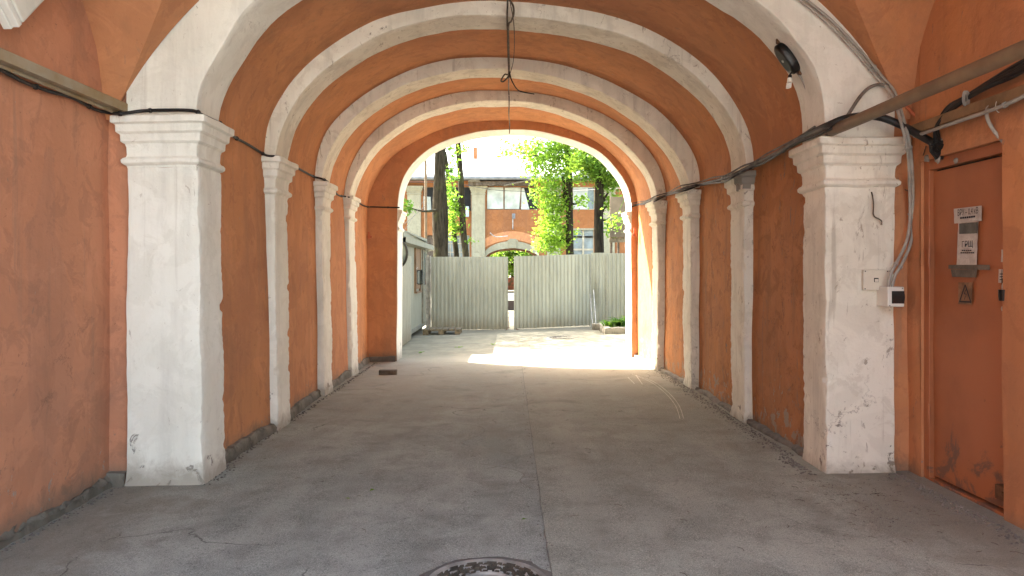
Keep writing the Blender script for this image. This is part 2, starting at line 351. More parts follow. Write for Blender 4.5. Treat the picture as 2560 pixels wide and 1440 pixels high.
# ribs: depth, thickness, inner profile, spring z L/R, shaft x top/bottom L, R, wall x L, R
RB = [dict(d=D1,t=.46,i=in1,zl=2.80,zr=2.635,xl=(2.40,2.355),xr=(2.445,2.45),wl=2.94,wr=2.975),
      dict(d=D2,t=.45,i=i2,zl=2.785,zr=2.65,xl=(2.405,2.38),xr=(2.42,2.42),wl=2.50,wr=2.50),
      dict(d=D3,t=.44,i=i3,zl=2.79,zr=2.69,xl=(2.46,2.43),xr=(2.40,2.41),wl=2.54,wr=2.515),
      dict(d=D4,t=.45,i=i4,zl=2.80,zr=2.72,xl=(2.51,2.44),xr=(2.33,2.33),wl=2.56,wr=2.44)]
def fA(x): return 1.25+math.sqrt(max(0, 3.42**2-x*x))

CAPP = [(.0,0),(.078,-.004),(.088,-.012),(.088,-.058),(.080,-.066),(.066,-.070),(.062,-.078),(.060,-.124),(.052,-.134),(.040,-.140),(.037,-.148),(.035,-.195),(.026,-.206),(.013,-.214),(.006,-.24),(.004,-.30),(.010,-.318),(.026,-.326),(.036,-.342),(.034,-.362),(.022,-.374),(.006,-.382),(.0,-.40)]
def footprint(x0, x1, y0, y1, e, both=False):
    """open outline: wall-front, inner-front, inner-back, wall-back grown by e (x1 = inner side)"""
    s = 1 if x1 > x0 else -1
    X = x1+s*e; c = .011
    xo = x0-(s*e if both else 0)
    pts = []
    def seg(a, b, n):
        for k_ in range(n): pts.append((a[0]+(b[0]-a[0])*k_/n, a[1]+(b[1]-a[1])*k_/n))
    if both: seg((xo, y0+.25), (xo, y0-e), 3)
    seg((xo, y0-e), (X-s*c, y0-e), 8); seg((X-s*c, y0-e), (X-s*c*.3, y0-e+c*.3), 1); seg((X-s*c*.3, y0-e+c*.3), (X, y0-e+c), 1)
    seg((X, y0-e+c), (X, y1+e-c), 8); seg((X, y1+e-c), (X-s*c, y1+e), 1); seg((X-s*c, y1+e), (x0, y1+e), 4); pts.append((x0, y1+e))
    return pts
def pilaster(parent, side, r, seed, mat, idx):
    s = side; xw = (r['wl'] if s < 0 else r['wr']); xt, xb = r['xl'] if s < 0 else r['xr']; zs = r['zl'] if s < 0 else r['zr']
    big = idx == 0
    y0, y1 = r['d'], r['d']+r['t']
    def chipc(px, py, z, X_):
        if abs(abs(px)-abs(X_)) < .03 and (py < y0+.03 or py > y1-.03):
            a_ = .012*noise.noise(Vector((z*2.3, seed, py)))+.05*max(0, noise.noise(Vector((z*8, seed*2, py)))-.22)+.006*noise.noise(Vector((z*23, seed, 1)))
            return (px+s*max(-.004, a_), py+(max(-.002, a_) if py < y0+.03 else -max(-.002, a_)), z)
        return (px, py, z)
    m = MB(); rows = []; nz = 110; zb = -.12
    for k_ in range(nz+1):
        z = zb+(zs-.39-zb)*k_/nz; x = xb+(xt-xb)*k_/nz
        fl = .014*max(0, 1-(z-fz(s*2.4))/.13) if z < .16 else 0
        rows.append([wob(chipc(px, py, z, x), .010, 3.2, seed)+noise.noise_vector(Vector((px*11, py*11, z*11)))*.0035 for px, py in footprint(s*(xw+(0 if big else .09)), s*x, y0, y1, fl*(.6+.8*noise.noise(Vector((z*9, seed, 2)))), big)])
    m.quadgrid(rows)
    sh = m.build('pilaster', mat, parent, 28)
    m = MB(); rows = []
    for e, dz in CAPP:
        ring = footprint(s*(xw+(0 if big else .09)), s*xt, y0, y1, e, big)
        rows.append([wob((px, py, zs+dz), .007, 5, seed+3) for px, py in ring])
    m.quadgrid(rows); m.poly([tuple(p) for p in rows[0]])
    tp = [(px, py) for px, py in footprint(s*(xw+(0 if big else .09)), s*xt, y0, y1, .078, big)]
    mats = mat
    if idx == 1 and s > 0:
        mats = [mat, M['cement']]
        for fi_, f_ in enumerate(m.f):
            c0_ = sum((Vector(m.v[q]) for q in f_), Vector())/len(f_)
            if c0_.z > zs-.20+.06*noise.noise(c0_*9) and c0_.y < y0+.16 and c0_.x > 2.33: m.mi[fi_] = 1
        m.v = [tuple(Vector(v)+(Vector((.02, .035, 0))*(.6+noise.noise(Vector(v)*12)) if v[2] > zs-.19 and v[1] < y0+.12 and v[0] > 2.34 else Vector())) for v in m.v]
    c_ = m.build('capital', mats, sh, 30)
    return sh
def rib(idx, label):
    r = RB[idx]; e = tag(empty('arch_rib', (0, r['d'], 0)), label, 'arch', 'white ribs along the passage')
    pi = prof(r['i'], r['zr']-.01, r['zl']-.01, r['xr'][0], -r['xl'][0])
    m = MB(); rows = []
    for j, (x, z) in enumerate(pi):
        v = Vector((x, 0, z-CZ+.35)).normalized()
        if idx == 0:
            # outer edge buried behind the front vault, clipped at the pier's outer side
            xo = max(-2.94, min(2.975, x*1.24)); zo = max(fA(xo)+.1, z+.35) if abs(xo) < 2.9 else max(z+.15, 3.2)
            if z < 2.9: zo = max(z, 2.60)
            xo = xo if abs(x) < 2.2 else math.copysign(2.94 if x < 0 else 2.975, x)
            o = Vector((xo, 0, zo))
        else: o = Vector((x, 0, z))+v*.32
        a = Vector((x, r['d'], z)); y0 = r['d']; y1 = y0+r['t']; c = .010
        pts = [Vector((o.x, y0, o.z))]
        for q in (.25, .5, .75): pts.append(Vector((o.x+(x-o.x)*q, y0, o.z+(z-o.z)*q)))
        pts += [Vector((x, y0, z))+v*c, Vector((x, y0+c*.35, z))+v*c*.35, Vector((x, y0+c, z))]
        for q in (.2, .4, .6, .8): pts.append(Vector((x, y0+(y1-y0)*q, z)))
        pts += [Vector((x, y1-c, z)), Vector((x, y1, z))+v*c, Vector((o.x, y1, o.z))]
        rows.append([wob(p, .013, 2.2, idx*2)+noise.noise_vector(p*7)*.006 for p in pts])
    m.quadgrid(rows)
    m.build('arch_band', M['white'] if idx == 0 else M['white_worn'], e, 28)
    pilaster(e, -1, r, idx*5+1, M['white'], idx); pilaster(e, 1, r, idx*5+2, M['white_worn'], idx)
    return e
rib(0, 'nearest and broadest white arch on two thick square pilasters')
rib(1, 'second white arch from the front, with its broken grey right capital')
rib(2, 'third white arch, where the hanging ceiling cable is knotted')
rib(3, 'farthest white arch, next to the sunlit patch of wall')

# ---------------- tunnel shell behind the first rib
ST = [(5.98, prof(o2, 2.70, 2.70, 2.53, -2.52), (2.52, 2.47), (2.53, 2.52)), (D2, prof(o2, 2.70, 2.70, 2.515, -2.505), (2.505, 2.44), (2.515, 2.49)),
      (D3, prof(o3, 2.70, 2.70, 2.53, -2.555), (2.555, 2.52), (2.53, 2.50)), (D4, prof(o4, 2.70, 2.70, 2.46, -2.585), (2.585, 2.52), (2.46, 2.42)),
      (D5+.01, prof(o5, 2.70, 2.70, 2.335, -2.575), (2.575, 2.58), (2.335, 2.33))]
def stations(sub=7):
    for i in range(len(ST)-1):
        a, b = ST[i], ST[i+1]
        for k_ in range(sub if i < len(ST)-2 else sub+1):
            t = k_/sub
            yield a[0]+(b[0]-a[0])*t, [(p[0]+(q[0]-p[0])*t, p[1]+(q[1]-p[1])*t) for p, q in zip(a[1], b[1])], \
                  tuple(p+(q-p)*t for p, q in zip(a[2], b[2])), tuple(p+(q-p)*t for p, q in zip(a[3], b[3]))
S = list(stations())
m = MB(); m.quadgrid([[wob((x, y, z), .012, 1.2, 9) for x, z in P] for y, P, L, Rr in S])
tag(m.build('vaulted_ceiling', M['orange'], None, 60), 'orange barrel vault between the white ribs of the passage', 'ceiling')
for s, mat, lab in ((-1, M['orange'], 'left orange plaster wall running behind the far three pilasters'), (1, M['orange_worn'], 'right orange wall, stained and scratched, between the far pilasters')):
    m = MB(); rows = []
    for y, P, L, Rr in S:
        t, b = L if s < 0 else Rr
        rows.append([wob((s*(b+(t-b)*k_/30), y, -.15+2.85*k_/30), .012, 1.2, 9) for k_ in range(31)])
    m.quadgrid(rows); wobj = tag(m.build('passage_wall', mat, None, 60), lab, 'wall')
    # rough footing along the wall, broken at each pilaster
    m = MB()
    for i in range(4):
        ya = RB[i]['d']+RB[i]['t']+.0; yb = (RB[i+1]['d'] if i < 3 else D5)
        n = max(4, int((yb-ya)/.035)); rows = []
        for q in range(n+1):
            y = ya+(yb-ya)*q/n
            for SS in range(len(S)-1):
                if S[SS+1][0] >= y: break
            A, B = S[SS], S[SS+1]; t = (y-A[0])/(B[0]-A[0]); xb = (A[2] if s < 0 else A[3])[1]*(1-t)+(B[2] if s < 0 else B[3])[1]*t
            hgt = (.10 if s < 0 else .05)+.03*noise.noise(Vector((y*2, s, 0))); wd = .045+.02*noise.noise(Vector((y*3, s, 5)))
            f0 = fz(s*2.5)
            hgt += .014*noise.noise(Vector((y*13, s, 2))); rows.append([wob((s*(xb+.02), y, f0+hgt), .010, 16), wob((s*(xb-wd*.6), y, f0+hgt), .016, 16), wob((s*(xb-wd), y, f0+hgt*.7), .018, 16), wob((s*(xb-wd*1.05), y, f0+hgt*.3), .016, 16), wob((s*(xb-wd*1.15), y, f0-.02), .01, 9)])
        m.quadgrid(rows)
    m.build('footing', M['stone'] if s < 0 else M['cement'], wobj, 50)

# ---------------- end wall with the exit archway
def open_wall(name_mats, inner, y0, y1, zt, xw, base=-.15):
    """two faces with an arched hole + reveal; inner = list of (x,z) from right foot over the arch to left foot"""
    f = MB()
    for y in (y0, y1):
        rows = []
        for x, z in inner:
            a = math.atan2(z-1.6, x); c_, s_ = math.cos(a), math.sin(a)
            k1 = xw/abs(c_) if abs(c_) > 1e-6 else 1e9; k2 = ((zt-1.6)/s_ if s_ > 0 else (base-1.6)/s_) if abs(s_) > 1e-6 else 1e9
            kk = min(k1, k2); ox, oz = kk*c_, 1.6+kk*s_
            rows.append([wob((x+(ox-x)*q, y, z+(oz-z)*q), .01 if q < .9 else 0, 2, 4) for q in (0, .04, .09, .15, .3, 1)])
        f.quadgrid(rows)
    return f
pi5 = prof(i5, 2.72, 2.74, 2.235, -2.03)
inner = [(2.23, -.15+2.87*k_/24) for k_ in range(24)]+pi5+[(-2.03, 2.74-2.89*k_/24) for k_ in range(1, 25)]
ew = tag(empty('end_wall', (0, D5, 0)), 'orange wall at the far end of the passage, pierced by the exit archway', 'wall')
f = open_wall(None, inner, D5, D5+.62, 8.2, 9)
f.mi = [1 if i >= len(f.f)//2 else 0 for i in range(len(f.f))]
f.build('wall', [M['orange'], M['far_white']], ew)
m = MB(); m.quadgrid([[wob((x, D5-.004+.63*q/6, z), .01, 2, 4) for q in range(7)] for x, z in inner])
# thin white return seen round the edge
m.quadgrid([[wob((x, D5-.004, z), .01, 2, 4), wob((x*1.006, D5-.006, CZ+(z-CZ)*1.006 if z > CZ else z), .01, 2, 4)] for x, z in inner])
m.build('arch_reveal', M['white'], ew, 50)
for s, xx, zs in ((1, 2.23, 2.72), (-1, 2.03, 2.74)):
    m = MB(); rows = []
    for e, dz in CAPP:
        X = s*(xx-e*.85)
        rows.append([wob((s*(xx+.01), D5-.01+.03, zs+dz), .004, 6), wob((X, D5+.012, zs+dz), .006, 6), wob((X, D5+.2, zs+dz), .006, 6), wob((X, D5+.4, zs+dz), .006, 6), wob((X, D5+.62+e*.5, zs+dz), .006, 6), (s*(xx+.05), D5+.62+e*.5, zs+dz)])
    m.quadgrid(rows); m.build('impost', M['white'], ew, 40)
m = MB()
rows = []
for k_ in range(12):
    x = -2.56+.5*k_/11; hgt = .10+.02*noise.noise(Vector((x*5, 1, 1)))
    rows.append([wob((x, D5+.01, fz(x)+hgt), .006, 9), wob((x, D5-.04, fz(x)+hgt), .01, 9), wob((x, D5-.06, fz(x)-.03), .01, 9)])
m.quadgrid(rows); m.build('footing', M['cement'], ew, 50)
# upper building body that keeps the passage dark (roof and the street-side wall)
FY = 2.3
bo = tag(empty('building', (0, FY, 0)), 'old orange building the passage runs through, around and above the vault', 'building')
fi = [(3.0, -.15+2.9*k_/12) for k_ in range(12)]+[(x, fA(x)-.05) for x in [3.0*math.cos(math.pi*k_/40) for k_ in range(41)]]+[(-3.0, 2.75-2.9*k_/12) for k_ in range(1, 13)]
f = open_wall(None, fi, FY-.4, FY, 8.2, 9); f.quadgrid([[(x, FY-.4, z), (x, FY, z)] for x, z in fi]); f.build('facade', M['far_orange'], bo)
f = MB(); f.box((-9, FY, 8.2), (9, D5+.7, 8.4)); f.box((-9.2, FY-.2, -.2), (-9, D5+.62, 8.2)); f.box((9, FY-.2, -.2), (9.2, D5+.62, 8.2)); f.build('roof', M['fascia'], bo)

# unseen house added behind the camera to bounce sunlight into the passage
op = tag(empty('building', (0, -24, 0)), 'added pale grey house behind the viewer, unseen, bouncing sunlight into the entrance', 'building')
f = MB()
for i in range(13):
    a = -25+4*i; f.box((a, -26, -.1), (a+2.3, -25.5, 8)); 
    for z0_, z1_ in ((-.1, 1.2), (3.1, 4.6), (6.6, 8)): f.box((a+2.3, -26, z0_), (a+4, -25.51, z1_))
f.build('facade', M['bounce_wall'], op)
f = MB(); f.box((-25, -26.2, .5), (27, -26.05, 7.8)); f.build('window_band', M['glass'], op)
f = MB(); f.box((-25.3, -34, 8), (27.3, -25.2, 8.3)); f.build('roof', M['roofmetal'], op)

# unseen orange block added behind the viewer to dim and warm the right side
wg = tag(empty('building', (-9, -8, 0)), 'added unseen orange wing behind the viewer, shading and warming the right side', 'building')
f = MB(); f.box((-15, -18, -.1), (-7.0, -2.5, 8)); f.build('wall', M['added_wing'], wg)
for i in range(4):
    for z in (1.1, 5.2): f = MB(); f.box((-7.0, -16.5+3.4*i, z), (-6.96, -15.3+3.4*i, z+1.9)); f.build('window', M['glass'], wg)
f = MB(); f.box((-15.3, -18.3, 8), (-6.7, -2.2, 8.2)); f.build('roof', M['fascia'], wg)

# ---------------- front bay: groin vault over the camera
YE, YC, AA, BB, Z0 = 5.70, 2.2, 3.5, 1.95, 2.74
def fB(y): 
    q = min(1, abs((y-YC)/AA)); return Z0+BB*math.sqrt(max(0, 1-q*q))
XW = 3.06
m = MB(); rows = []
NX = 120
for i in range(NX+1):
    th = math.pi*(i-1)/(NX-2); x = -XW*math.cos(th) if 0 < i < NX else math.copysign(3.2, i-1)
    za = fA(max(-XW, min(XW, x)))
    q = max(0, 1-((za-Z0)/BB)**2) if za > Z0 else 1.0
    yg = YC+AA*math.sqrt(q); yg = min(yg, YE-.001)
    col_ = []
    for k_ in range(7): y = YE+(yg-YE)*k_/6; col_.append((x, y, za))
    for k_ in range(1, 25):
        a = k_/24; y = yg+(FY-yg)*a; col_.append((x, y, max(za, fB(y))))
    rows.append([wob(p, .01, 1.4, 3) for p in col_])
m.quadgrid(rows)
tag(m.build('groin_vault', M['orange'], None, 25), 'orange groin vault over the near bay, creased above the first arch', 'ceiling')
# left near wall
def wallgrid(m, ya, yb, xa, xb, za, zb, ny, nz, top=None):
    rows = []
    for i in range(ny+1):
        y = ya+(yb-ya)*i/ny; x = xa+(xb-xa)*i/ny; zt = zb if top is None else max(zb, top(y))
        rows.append([wob((x, y, za+(zt-za)*j/nz), .010, 1.3, 5) for j in range(nz+1)])
    m.quadgrid(rows)
topf = lambda y: max(fA(3.06), fB(y))+.06
m = MB(); wallgrid(m, 5.74, 4.3, -3.10, -3.04, -.15, 2.7, 20, 30, topf); wallgrid(m, 4.3, FY, -3.04, -3.04, -.15, 2.7, 40, 30, topf)
m.quadgrid([[wob((x, 5.735, z), .01, 1.3, 5) for x in (-3.12, -3.0, -2.93, -2.6)] for z in [-.15+k_*.12 for k_ in range(29)]])
lw = tag(m.build('near_wall', M['orange_pale'], None, 50), 'faded orange plaster wall left of the first pilaster, rising to a curved top', 'wall')
m = MB(); rows = []
for i in range(180):
    y = 5.74-(5.74-FY)*i/179; hgt = .075+.035*noise.noise(Vector((y*2, 3, 0))); wd = .05+.03*noise.noise(Vector((y*3, 8, 5))); xb = -3.06-(.04*(y-4.3)/1.4 if y > 4.3 else 0)
    hg2 = hgt+.02*noise.noise(Vector((y*13, 1, 0))); rows.append([wob((xb-.03, y, hg2-.05), .012, 16), wob((xb+.01, y, hg2-.045), .018, 16), wob((xb+wd*.5, y, hg2-.055), .018, 18), wob((xb+wd*.8, y, hg2-.08), .018, 18), wob((xb+wd, y, .0), .020, 14), wob((xb+wd, y, -.03), .018, 14), wob((xb+wd*1.3, y, -.08), .012, 9)])
m.quadgrid(rows)
rows = [[wob((x, 5.75, .06), .006, 9), wob((x, 5.69, .05), .01, 9), wob((x, 5.66, -.07), .01, 9)] for x in (-3.12, -3.05, -3.0, -2.95)]
m.quadgrid(rows); m.build('footing', M['stone'], lw, 50)
# right near wall with a door niche
DY0, DY1, DZ, DX = 4.60, 5.56, 2.43, 3.19
m = MB()
wallgrid(m, 5.74, DY1, 3.10, 3.10, -.15, 2.7, 4, 30, topf)
rows = []
for i in range(17):
    y = DY1+(DY0-DY1)*i/16; x = 3.10-.02*i/16; zt = topf(y); rows.append([wob((x, y, DZ+(zt-DZ)*j/10), .008, 1.3, 5) for j in range(11)])
m.quadgrid(rows)
wallgrid(m, DY0, FY, 3.08, 3.08, -.15, 2.7, 50, 30, topf)
m.box((3.10, DY1, -.15), (3.3, DY1+.02, DZ+.1)); m.box((3.085, DY0-.02, -.15), (3.3, DY0, DZ+.1)); m.box((3.09, DY0, DZ), (3.3, DY1, DZ+.03)); m.box((3.3, DY0-.1, -.15), (3.32, DY1+.1, DZ+.1))
m.quadgrid([[wob((x, 5.735, z), .01, 1.3, 5) for x in (2.6, 2.96, 3.02, 3.12)] for z in [-.15+k_*.12 for k_ in range(29)]])
tag(m.build('near_wall', M['orange'], None, 50), 'orange wall right of the first pilaster, with the metal door niche', 'wall')

# ---------------- ground
m = MB()
m2 = MB(); m2.quadgrid([[(x, y, fz(x)+.0) for x in (-40, -4, 4, 40)] for y in (-25.4, FY-.5)]); tag(m2.build('bounce_pavement', M['bounce_paving']), kind='structure')  # unseen street surface, added pale to bounce light up to the vault
xs = [-400, -60, -4, 4, 60, 400]; ys = [-300, -40, 0, 13, 20, 40, 100, 900]
m.quadgrid([[(x, y, fz(x)-.004) for x in xs] for y in ys])
tag(m.build('ground', M['concrete']), kind='structure')
def sheet(name, xa, xb, ya, yb, mat, dz, th):
    m = MB(); n = 60
    top = [[(xa+(0 if xa < 0 else .008*noise.noise(Vector((0, (ya+(yb-ya)*i/n)*2, 3)))), ya+(yb-ya)*i/n, 0)] for i in range(n+1)]
    rows = []
    for i in range(n+1):
        y = ya+(yb-ya)*i/n; w0 = .012*noise.noise(Vector((1, y*1.7, 3)))+.005*noise.noise(Vector((1, y*9, 3)))
        x0 = xa+(w0 if abs(xa) < 1 else 0); x1 = xb
        rows.append([(x0, y, fz(x0)+dz-th)]+[(x0+(x1-x0)*j/10, y, fz(x0+(x1-x0)*j/10)+dz) for j in range(11)])
    m.quadgrid(rows); return tag(m.build(name, mat), kind='structure')
sheet('road', -3.3, .5, FY-.4, 19.5, M['asphalt_dark'], .002, .0)
sheet('pavement', .225, 3.3, FY-.4, 19.5, M['asphalt_light'], .009, .009)

m = MB(); rows = []
for i in range(160):
    y = FY+(13.2-FY)*i/159; w0 = .225+.012*noise.noise(Vector((1, y*1.7, 3)))+.005*noise.noise(Vector((1, y*9, 3))); hw = .002+.005*abs(noise.noise(Vector((2, y*3, 3))))
    rows.append([(w0-hw*2, y, fz(w0)+.006), (w0-.001, y, fz(w0)+.0062)])
m.quadgrid(rows); tag(m.build('asphalt_seam', M['cable_grey']), kind='structure')
def mark(pts, wd, mat, h=.0115):
    P = []
    for x, y in pts:
        d = 1.6*F/(y-680); p = at(x, y, d); p.z = fz(p.x)+h; P.append(p)
    P = smoothpts(P, 8); rows = []
    for i, p in enumerate(P):
        t_ = (P[min(i+1, len(P)-1)]-P[max(i-1, 0)]); t_.z = 0; t_.normalize(); q = Vector((-t_.y, t_.x, 0))*wd*(.35+.9*abs(noise.noise(p*6)))
        rows.append([p-q, p+q])
    m = MB(); m.quadgrid(rows); return tag(m.build('floor_marks', mat), kind='structure')
for o_ in (0, 9): mark([(1580+o_, 942+o_*.3), (1625+o_, 962), (1662+o_, 990), (1688+o_, 1022), (1700+o_, 1056)], .005, M['plastic_cream'])
mark([(1590, 945), (1606, 968)], .007, M['plastic_cream']); mark([(1570, 950), (1586, 966)], .006, M['plastic_cream'])
mark([(1150, 1060), (1192, 1066), (1211, 1075), (1205, 1086), (1175, 1098), (1155, 1108), (1175, 1118)], .012, M['tape'])
mark([(1245, 1128), (1280, 1138), (1292, 1150), (1240, 1168), (1215, 1172)], .010, M['tape'], .006)
mark([(1200, 1160), (1270, 1172), (1310, 1188), (1300, 1205), (1330, 1225)], .008, M['tape'], .006)
# ---------------- door
t = tag(empty('metal_door', (DX, 5.1, .05)), 'orange painted metal door with papers and a warning triangle, at far right', 'door')
m = MB(); rows = []
for i in range(15):
    y = DY1-.075-(DY1-.075-DY0-.02)*i/14
    rows.append([Vector((DX-.035+.006*noise.noise(Vector((y*2, z*1.5, 0))), y, z)) for z in [.09+.15*j for j in range(16)]])
m.quadgrid(rows)
leafd = m.build('door_leaf', M['door'], t, 60)
m = MB()
m.box((DX-.07, DY1-.07, .03), (DX+.02, DY1-.001, DZ-.001)); m.box((DX-.07, DY0, DZ-.075), (DX+.02, DY1-.071, DZ-.002)); m.box((DX-.05, DY0+.001, .03), (DX+.02, DY0+.03, DZ-.077)); m.box((DX-.075, DY0, .02), (DX+.02, DY1-.071, .075))
m.box((DX-.01, DY0, .02), (DX+.05, DY1, DZ), 1)
m.build('door_frame', [M['door'], M['blackwindow']], t, None, .004)
for z in (.55, 1.72):
    m = MB(); m.tube([(DX-.075, DY1-.08, z-.07), (DX-.075, DY1-.08, z+.07)], .011, 8); m.build('hinge', M['door'], t)
m = MB(); m.box((DX-.09, DY0+.03, .16), (DX-.036, DY0+.12, .25)); m.box((DX-.10, DY0+.02, .19), (DX-.05, DY0+.05, .22)); m.build('latch', M['rust'], leafd, None, .004)
m = MB(); m.box((DX-.06, DY0+.02, 1.50), (DX-.037, DY0+.10, 1.56)); m.build('hasp', M['darkmetal'], leafd, None, .003)
# papers and plates: door plane coordinates from photo pixels
PX = DX-.047
def dp(px, py, off=0.): return wl(px, py, PX-off)
def sheetobj(name, quad, mat, parent=None, off=0., label=None, cat=None, group=None, wrinkle=.0):
    A, B, C_, Dd = [dp(x, y, off) for x, y in quad]; m = MB(); n = 8; rows = []
    for i in range(n+1):
        rows.append([])
        for j in range(n+1):
            u, v = j/n, i/n; p = (A*(1-u)+B*u)*(1-v)+(Dd*(1-u)+C_*u)*v
            p.x -= wrinkle*abs(noise.noise(p*14)); rows[-1].append(p)
    m.quadgrid(rows)
    b = len(m.v); back = [[p+Vector((.0012, 0, 0)) for p in r] for r in rows]; m.quadgrid(back)
    o = m.build(name, mat, parent, 40)
    if label: tag(o, label, cat, group)
    return o
def text(body, size, cx, cy_, parent, off, name='lettering', mat=None, sx=1.0):
    c_ = bpy.data.curves.new(name, 'FONT'); c_.body = body; c_.size = size; c_.align_x = 'CENTER'; c_.align_y = 'CENTER'
    to = bpy.data.objects.new(name, c_); col.objects.link(to)
    dg = bpy.context.evaluated_depsgraph_get(); me = bpy.data.meshes.new_from_object(to.evaluated_get(dg)); bpy.data.objects.remove(to)
    P = dp(cx, cy_, off)
    # local x -> -Y (reads left to right seen from -X side), local y -> Z
    for v in me.vertices: v.co = Vector((P.x, P.y-v.co.x*sx, P.z+v.co.y))
    me.materials.clear(); me.materials.append(mat or M['ink'])
    o = bpy.data.objects.new(name, me); col.objects.link(o)
    if parent: o.parent = parent
    return o
s1 = sheetobj('paper_notice', [(2385,522),(2454,514),(2454,552),(2386,559)], M['paper'], None, .004, 'small white notice with large serif heading, topmost on the metal door', 'notice', None, .003)
text('ВРУ – 0,4 кВ', .060, 2419, 530, s1, .0095, sx=.68)
m = MB()
for i in range(7): p = dp(2402+i*5.5, 545-i*.6, .0095); m.box((p.x, p.y-.010, p.z-.006), (p.x+.0012, p.y+.008, p.z+.006))
m.build('small_print', M['ink'], s1)
s2 = sheetobj('paper_notice', [(2396,556),(2446,553),(2442,662),(2392,662)], M['paper'], None, .002, 'tall crumpled paper in a plastic sleeve under the small notice', 'notice', None, .006)
sheetobj('printed_panel', [(2398,559),(2444,555),(2443,583),(2398,585)], M['hatch'], s2, .010, wrinkle=.0)
text('ГРЩ', .058, 2418, 611, s2, .0105)
m = MB()
for (yy, x0, n_) in ((626, 2406, 5), (632, 2403, 7)):
    for i in range(n_): p = dp(x0+i*5, yy, .0105); m.box((p.x, p.y-.009, p.z-.004), (p.x+.001, p.y+.008, p.z+.004))
m.build('small_print', M['ink'], s2)
s3 = sheetobj('duct_tape', [(2371,662),(2474,662),(2474,675),(2371,672)], M['tape'], None, .006, 'strip of grey duct tape across the door under the tall paper', 'tape', None, .001)
sheetobj('tape_patch', [(2377,673),(2442,674),(2440,694),(2380,692)], M['tape'], s3, .005)
s4 = sheetobj('warning_sign', [(2396,706),(2431,706),(2429,762),(2395,760)], M['plate'], None, .003, 'brown plate with a lightning bolt in a black triangle, low on the door', 'sign')
m = MB()
def stroke(m, a, b, wd, off=.0055):
    A, B = dp(*a, off), dp(*b, off); dirv = (B-A); dirv.x = 0; dirv.normalize(); nn = Vector((0, -dirv.z, dirv.y))*wd/2
    m.poly([A+nn, B+nn, B-nn, A-nn])
for a, b in (((2413,712),(2399,754)), ((2413,712),(2427,755)), ((2398,754),(2428,755))): stroke(m, a, b, .011)
m.build('triangle', M['ink'], s4)
m = MB(); stroke(m, (2416,722), (2410,735), .006); stroke(m, (2410,735), (2416,735), .005, .006); stroke(m, (2416,735), (2411,749), .005, .0065); m.build('lightning_bolt', M['ink'], s4)
s5 = sheetobj('paper_notice', [(2504,624),(2527,623),(2527,655),(2503,655)], M['paper'], None, .003, 'blank creased paper scrap at the door edge above the ruled slip', 'notice', None, .004)
s6 = sheetobj('paper_notice', [(2497,673),(2520,674),(2519,707),(2496,707)], M['paper'], None, .003, 'ruled paper slip with printed lines just above the padlock', 'notice', None, .002)
m = MB()
for xx in (2504, 2514): stroke(m, (xx, 674), (xx, 707), .0035, .006)
for yy in (685, 692, 699): stroke(m, (2499, yy), (2517, yy), .006, .0062)
m.build('print_lines', M['ink'], s6)
t = tag(empty('padlock', dp(2512, 740, .05)), 'black padlock with a hanging key tag at the door edge', 'padlock')
P = dp(2511, 738, .055)
m = MB(); m.tube([P+Vector((0, 0, -.035)), P+Vector((0, 0, .035))], [.030, .034], 14); m.build('body', M['darkmetal'], t, 40, .005)
m = MB(); m.tube([P+Vector((0, .018, .03)), P+Vector((0, .020, .06)), P+Vector((0, .0, .085)), P+Vector((0, -.020, .06)), P+Vector((0, -.018, .03))], .005, 8); m.build('shackle', M['steel'], t, 60)
m = MB(); m.tube([P+Vector((0, .012, -.04)), P+Vector((0, .014, -.07))], .003, 6); m.tube([P+Vector((.002, .014, -.085)), P+Vector((-.002, .014, -.085))], .016, 14); m.build('key_tag', M['steel'], t, 40)

# ---------------- rails, pipes, cables near the camera
def tubething(name, pts, r, mat, label, cat, group=None, n=5, seg=8, parts=None, clips=0, clipr=1.5):
    P = smoothpts(pts, n) if n else [Vector(p) for p in pts]
    m = MB(); m.tube(P, r, seg); o = m.build(name, mat, None, 60); tag(o, label, cat, group)
    if clips:
        for q in range(1, len(P)-1, clips):
            dirv = (P[q+1]-P[q-1]).normalized(); rr = (r if not isinstance(r, list) else r[q])*clipr
            c_ = MB(); c_.tube([P[q]-dirv*.008, P[q]+dirv*.008], rr, 8); c_.build('cable_clip', mat, o, 40)
    return o
t = MB(); t.box((-3.0, FY, 2.825), (-2.93, 5.69, 2.895)); t.box((-3.0, FY, 2.80), (-2.985, 5.69, 2.824))
tag(t.build('steel_rail', M['rail'], None, None, .004), 'square rusty grey rail along the left wall, ending at the first capital', 'rail')
tubething('iron_pipe', [(2.45, 5.62, 2.672), (2.45, 2.4, 2.655)], .041, M['pipe'], 'thick brown pipe running from the right capital over the camera', 'pipe', None, 0, 20)
t = MB(); t.box((3.0, FY, 2.625), (3.05, 5.60, 2.695)); t.box((3.05, 3.5, 2.64), (3.1, 3.55, 2.67)); t.box((3.05, 4.9, 2.64), (3.1, 4.95, 2.67))
tag(t.build('cable_rail', M['rail2'], None, None, .004), 'flat ochre rail on the right wall above the metal door', 'rail')
tubething('conduit', [(2.99, 5.45, 2.60), (2.985, 5.0, 2.60), (2.985, 4.45, 2.605), (3.0, 4.2, 2.64), (3.03, 4.1, 2.66)], .013, M['conduit'], 'straight grey conduit tied under the ochre rail', 'conduit', clips=9)
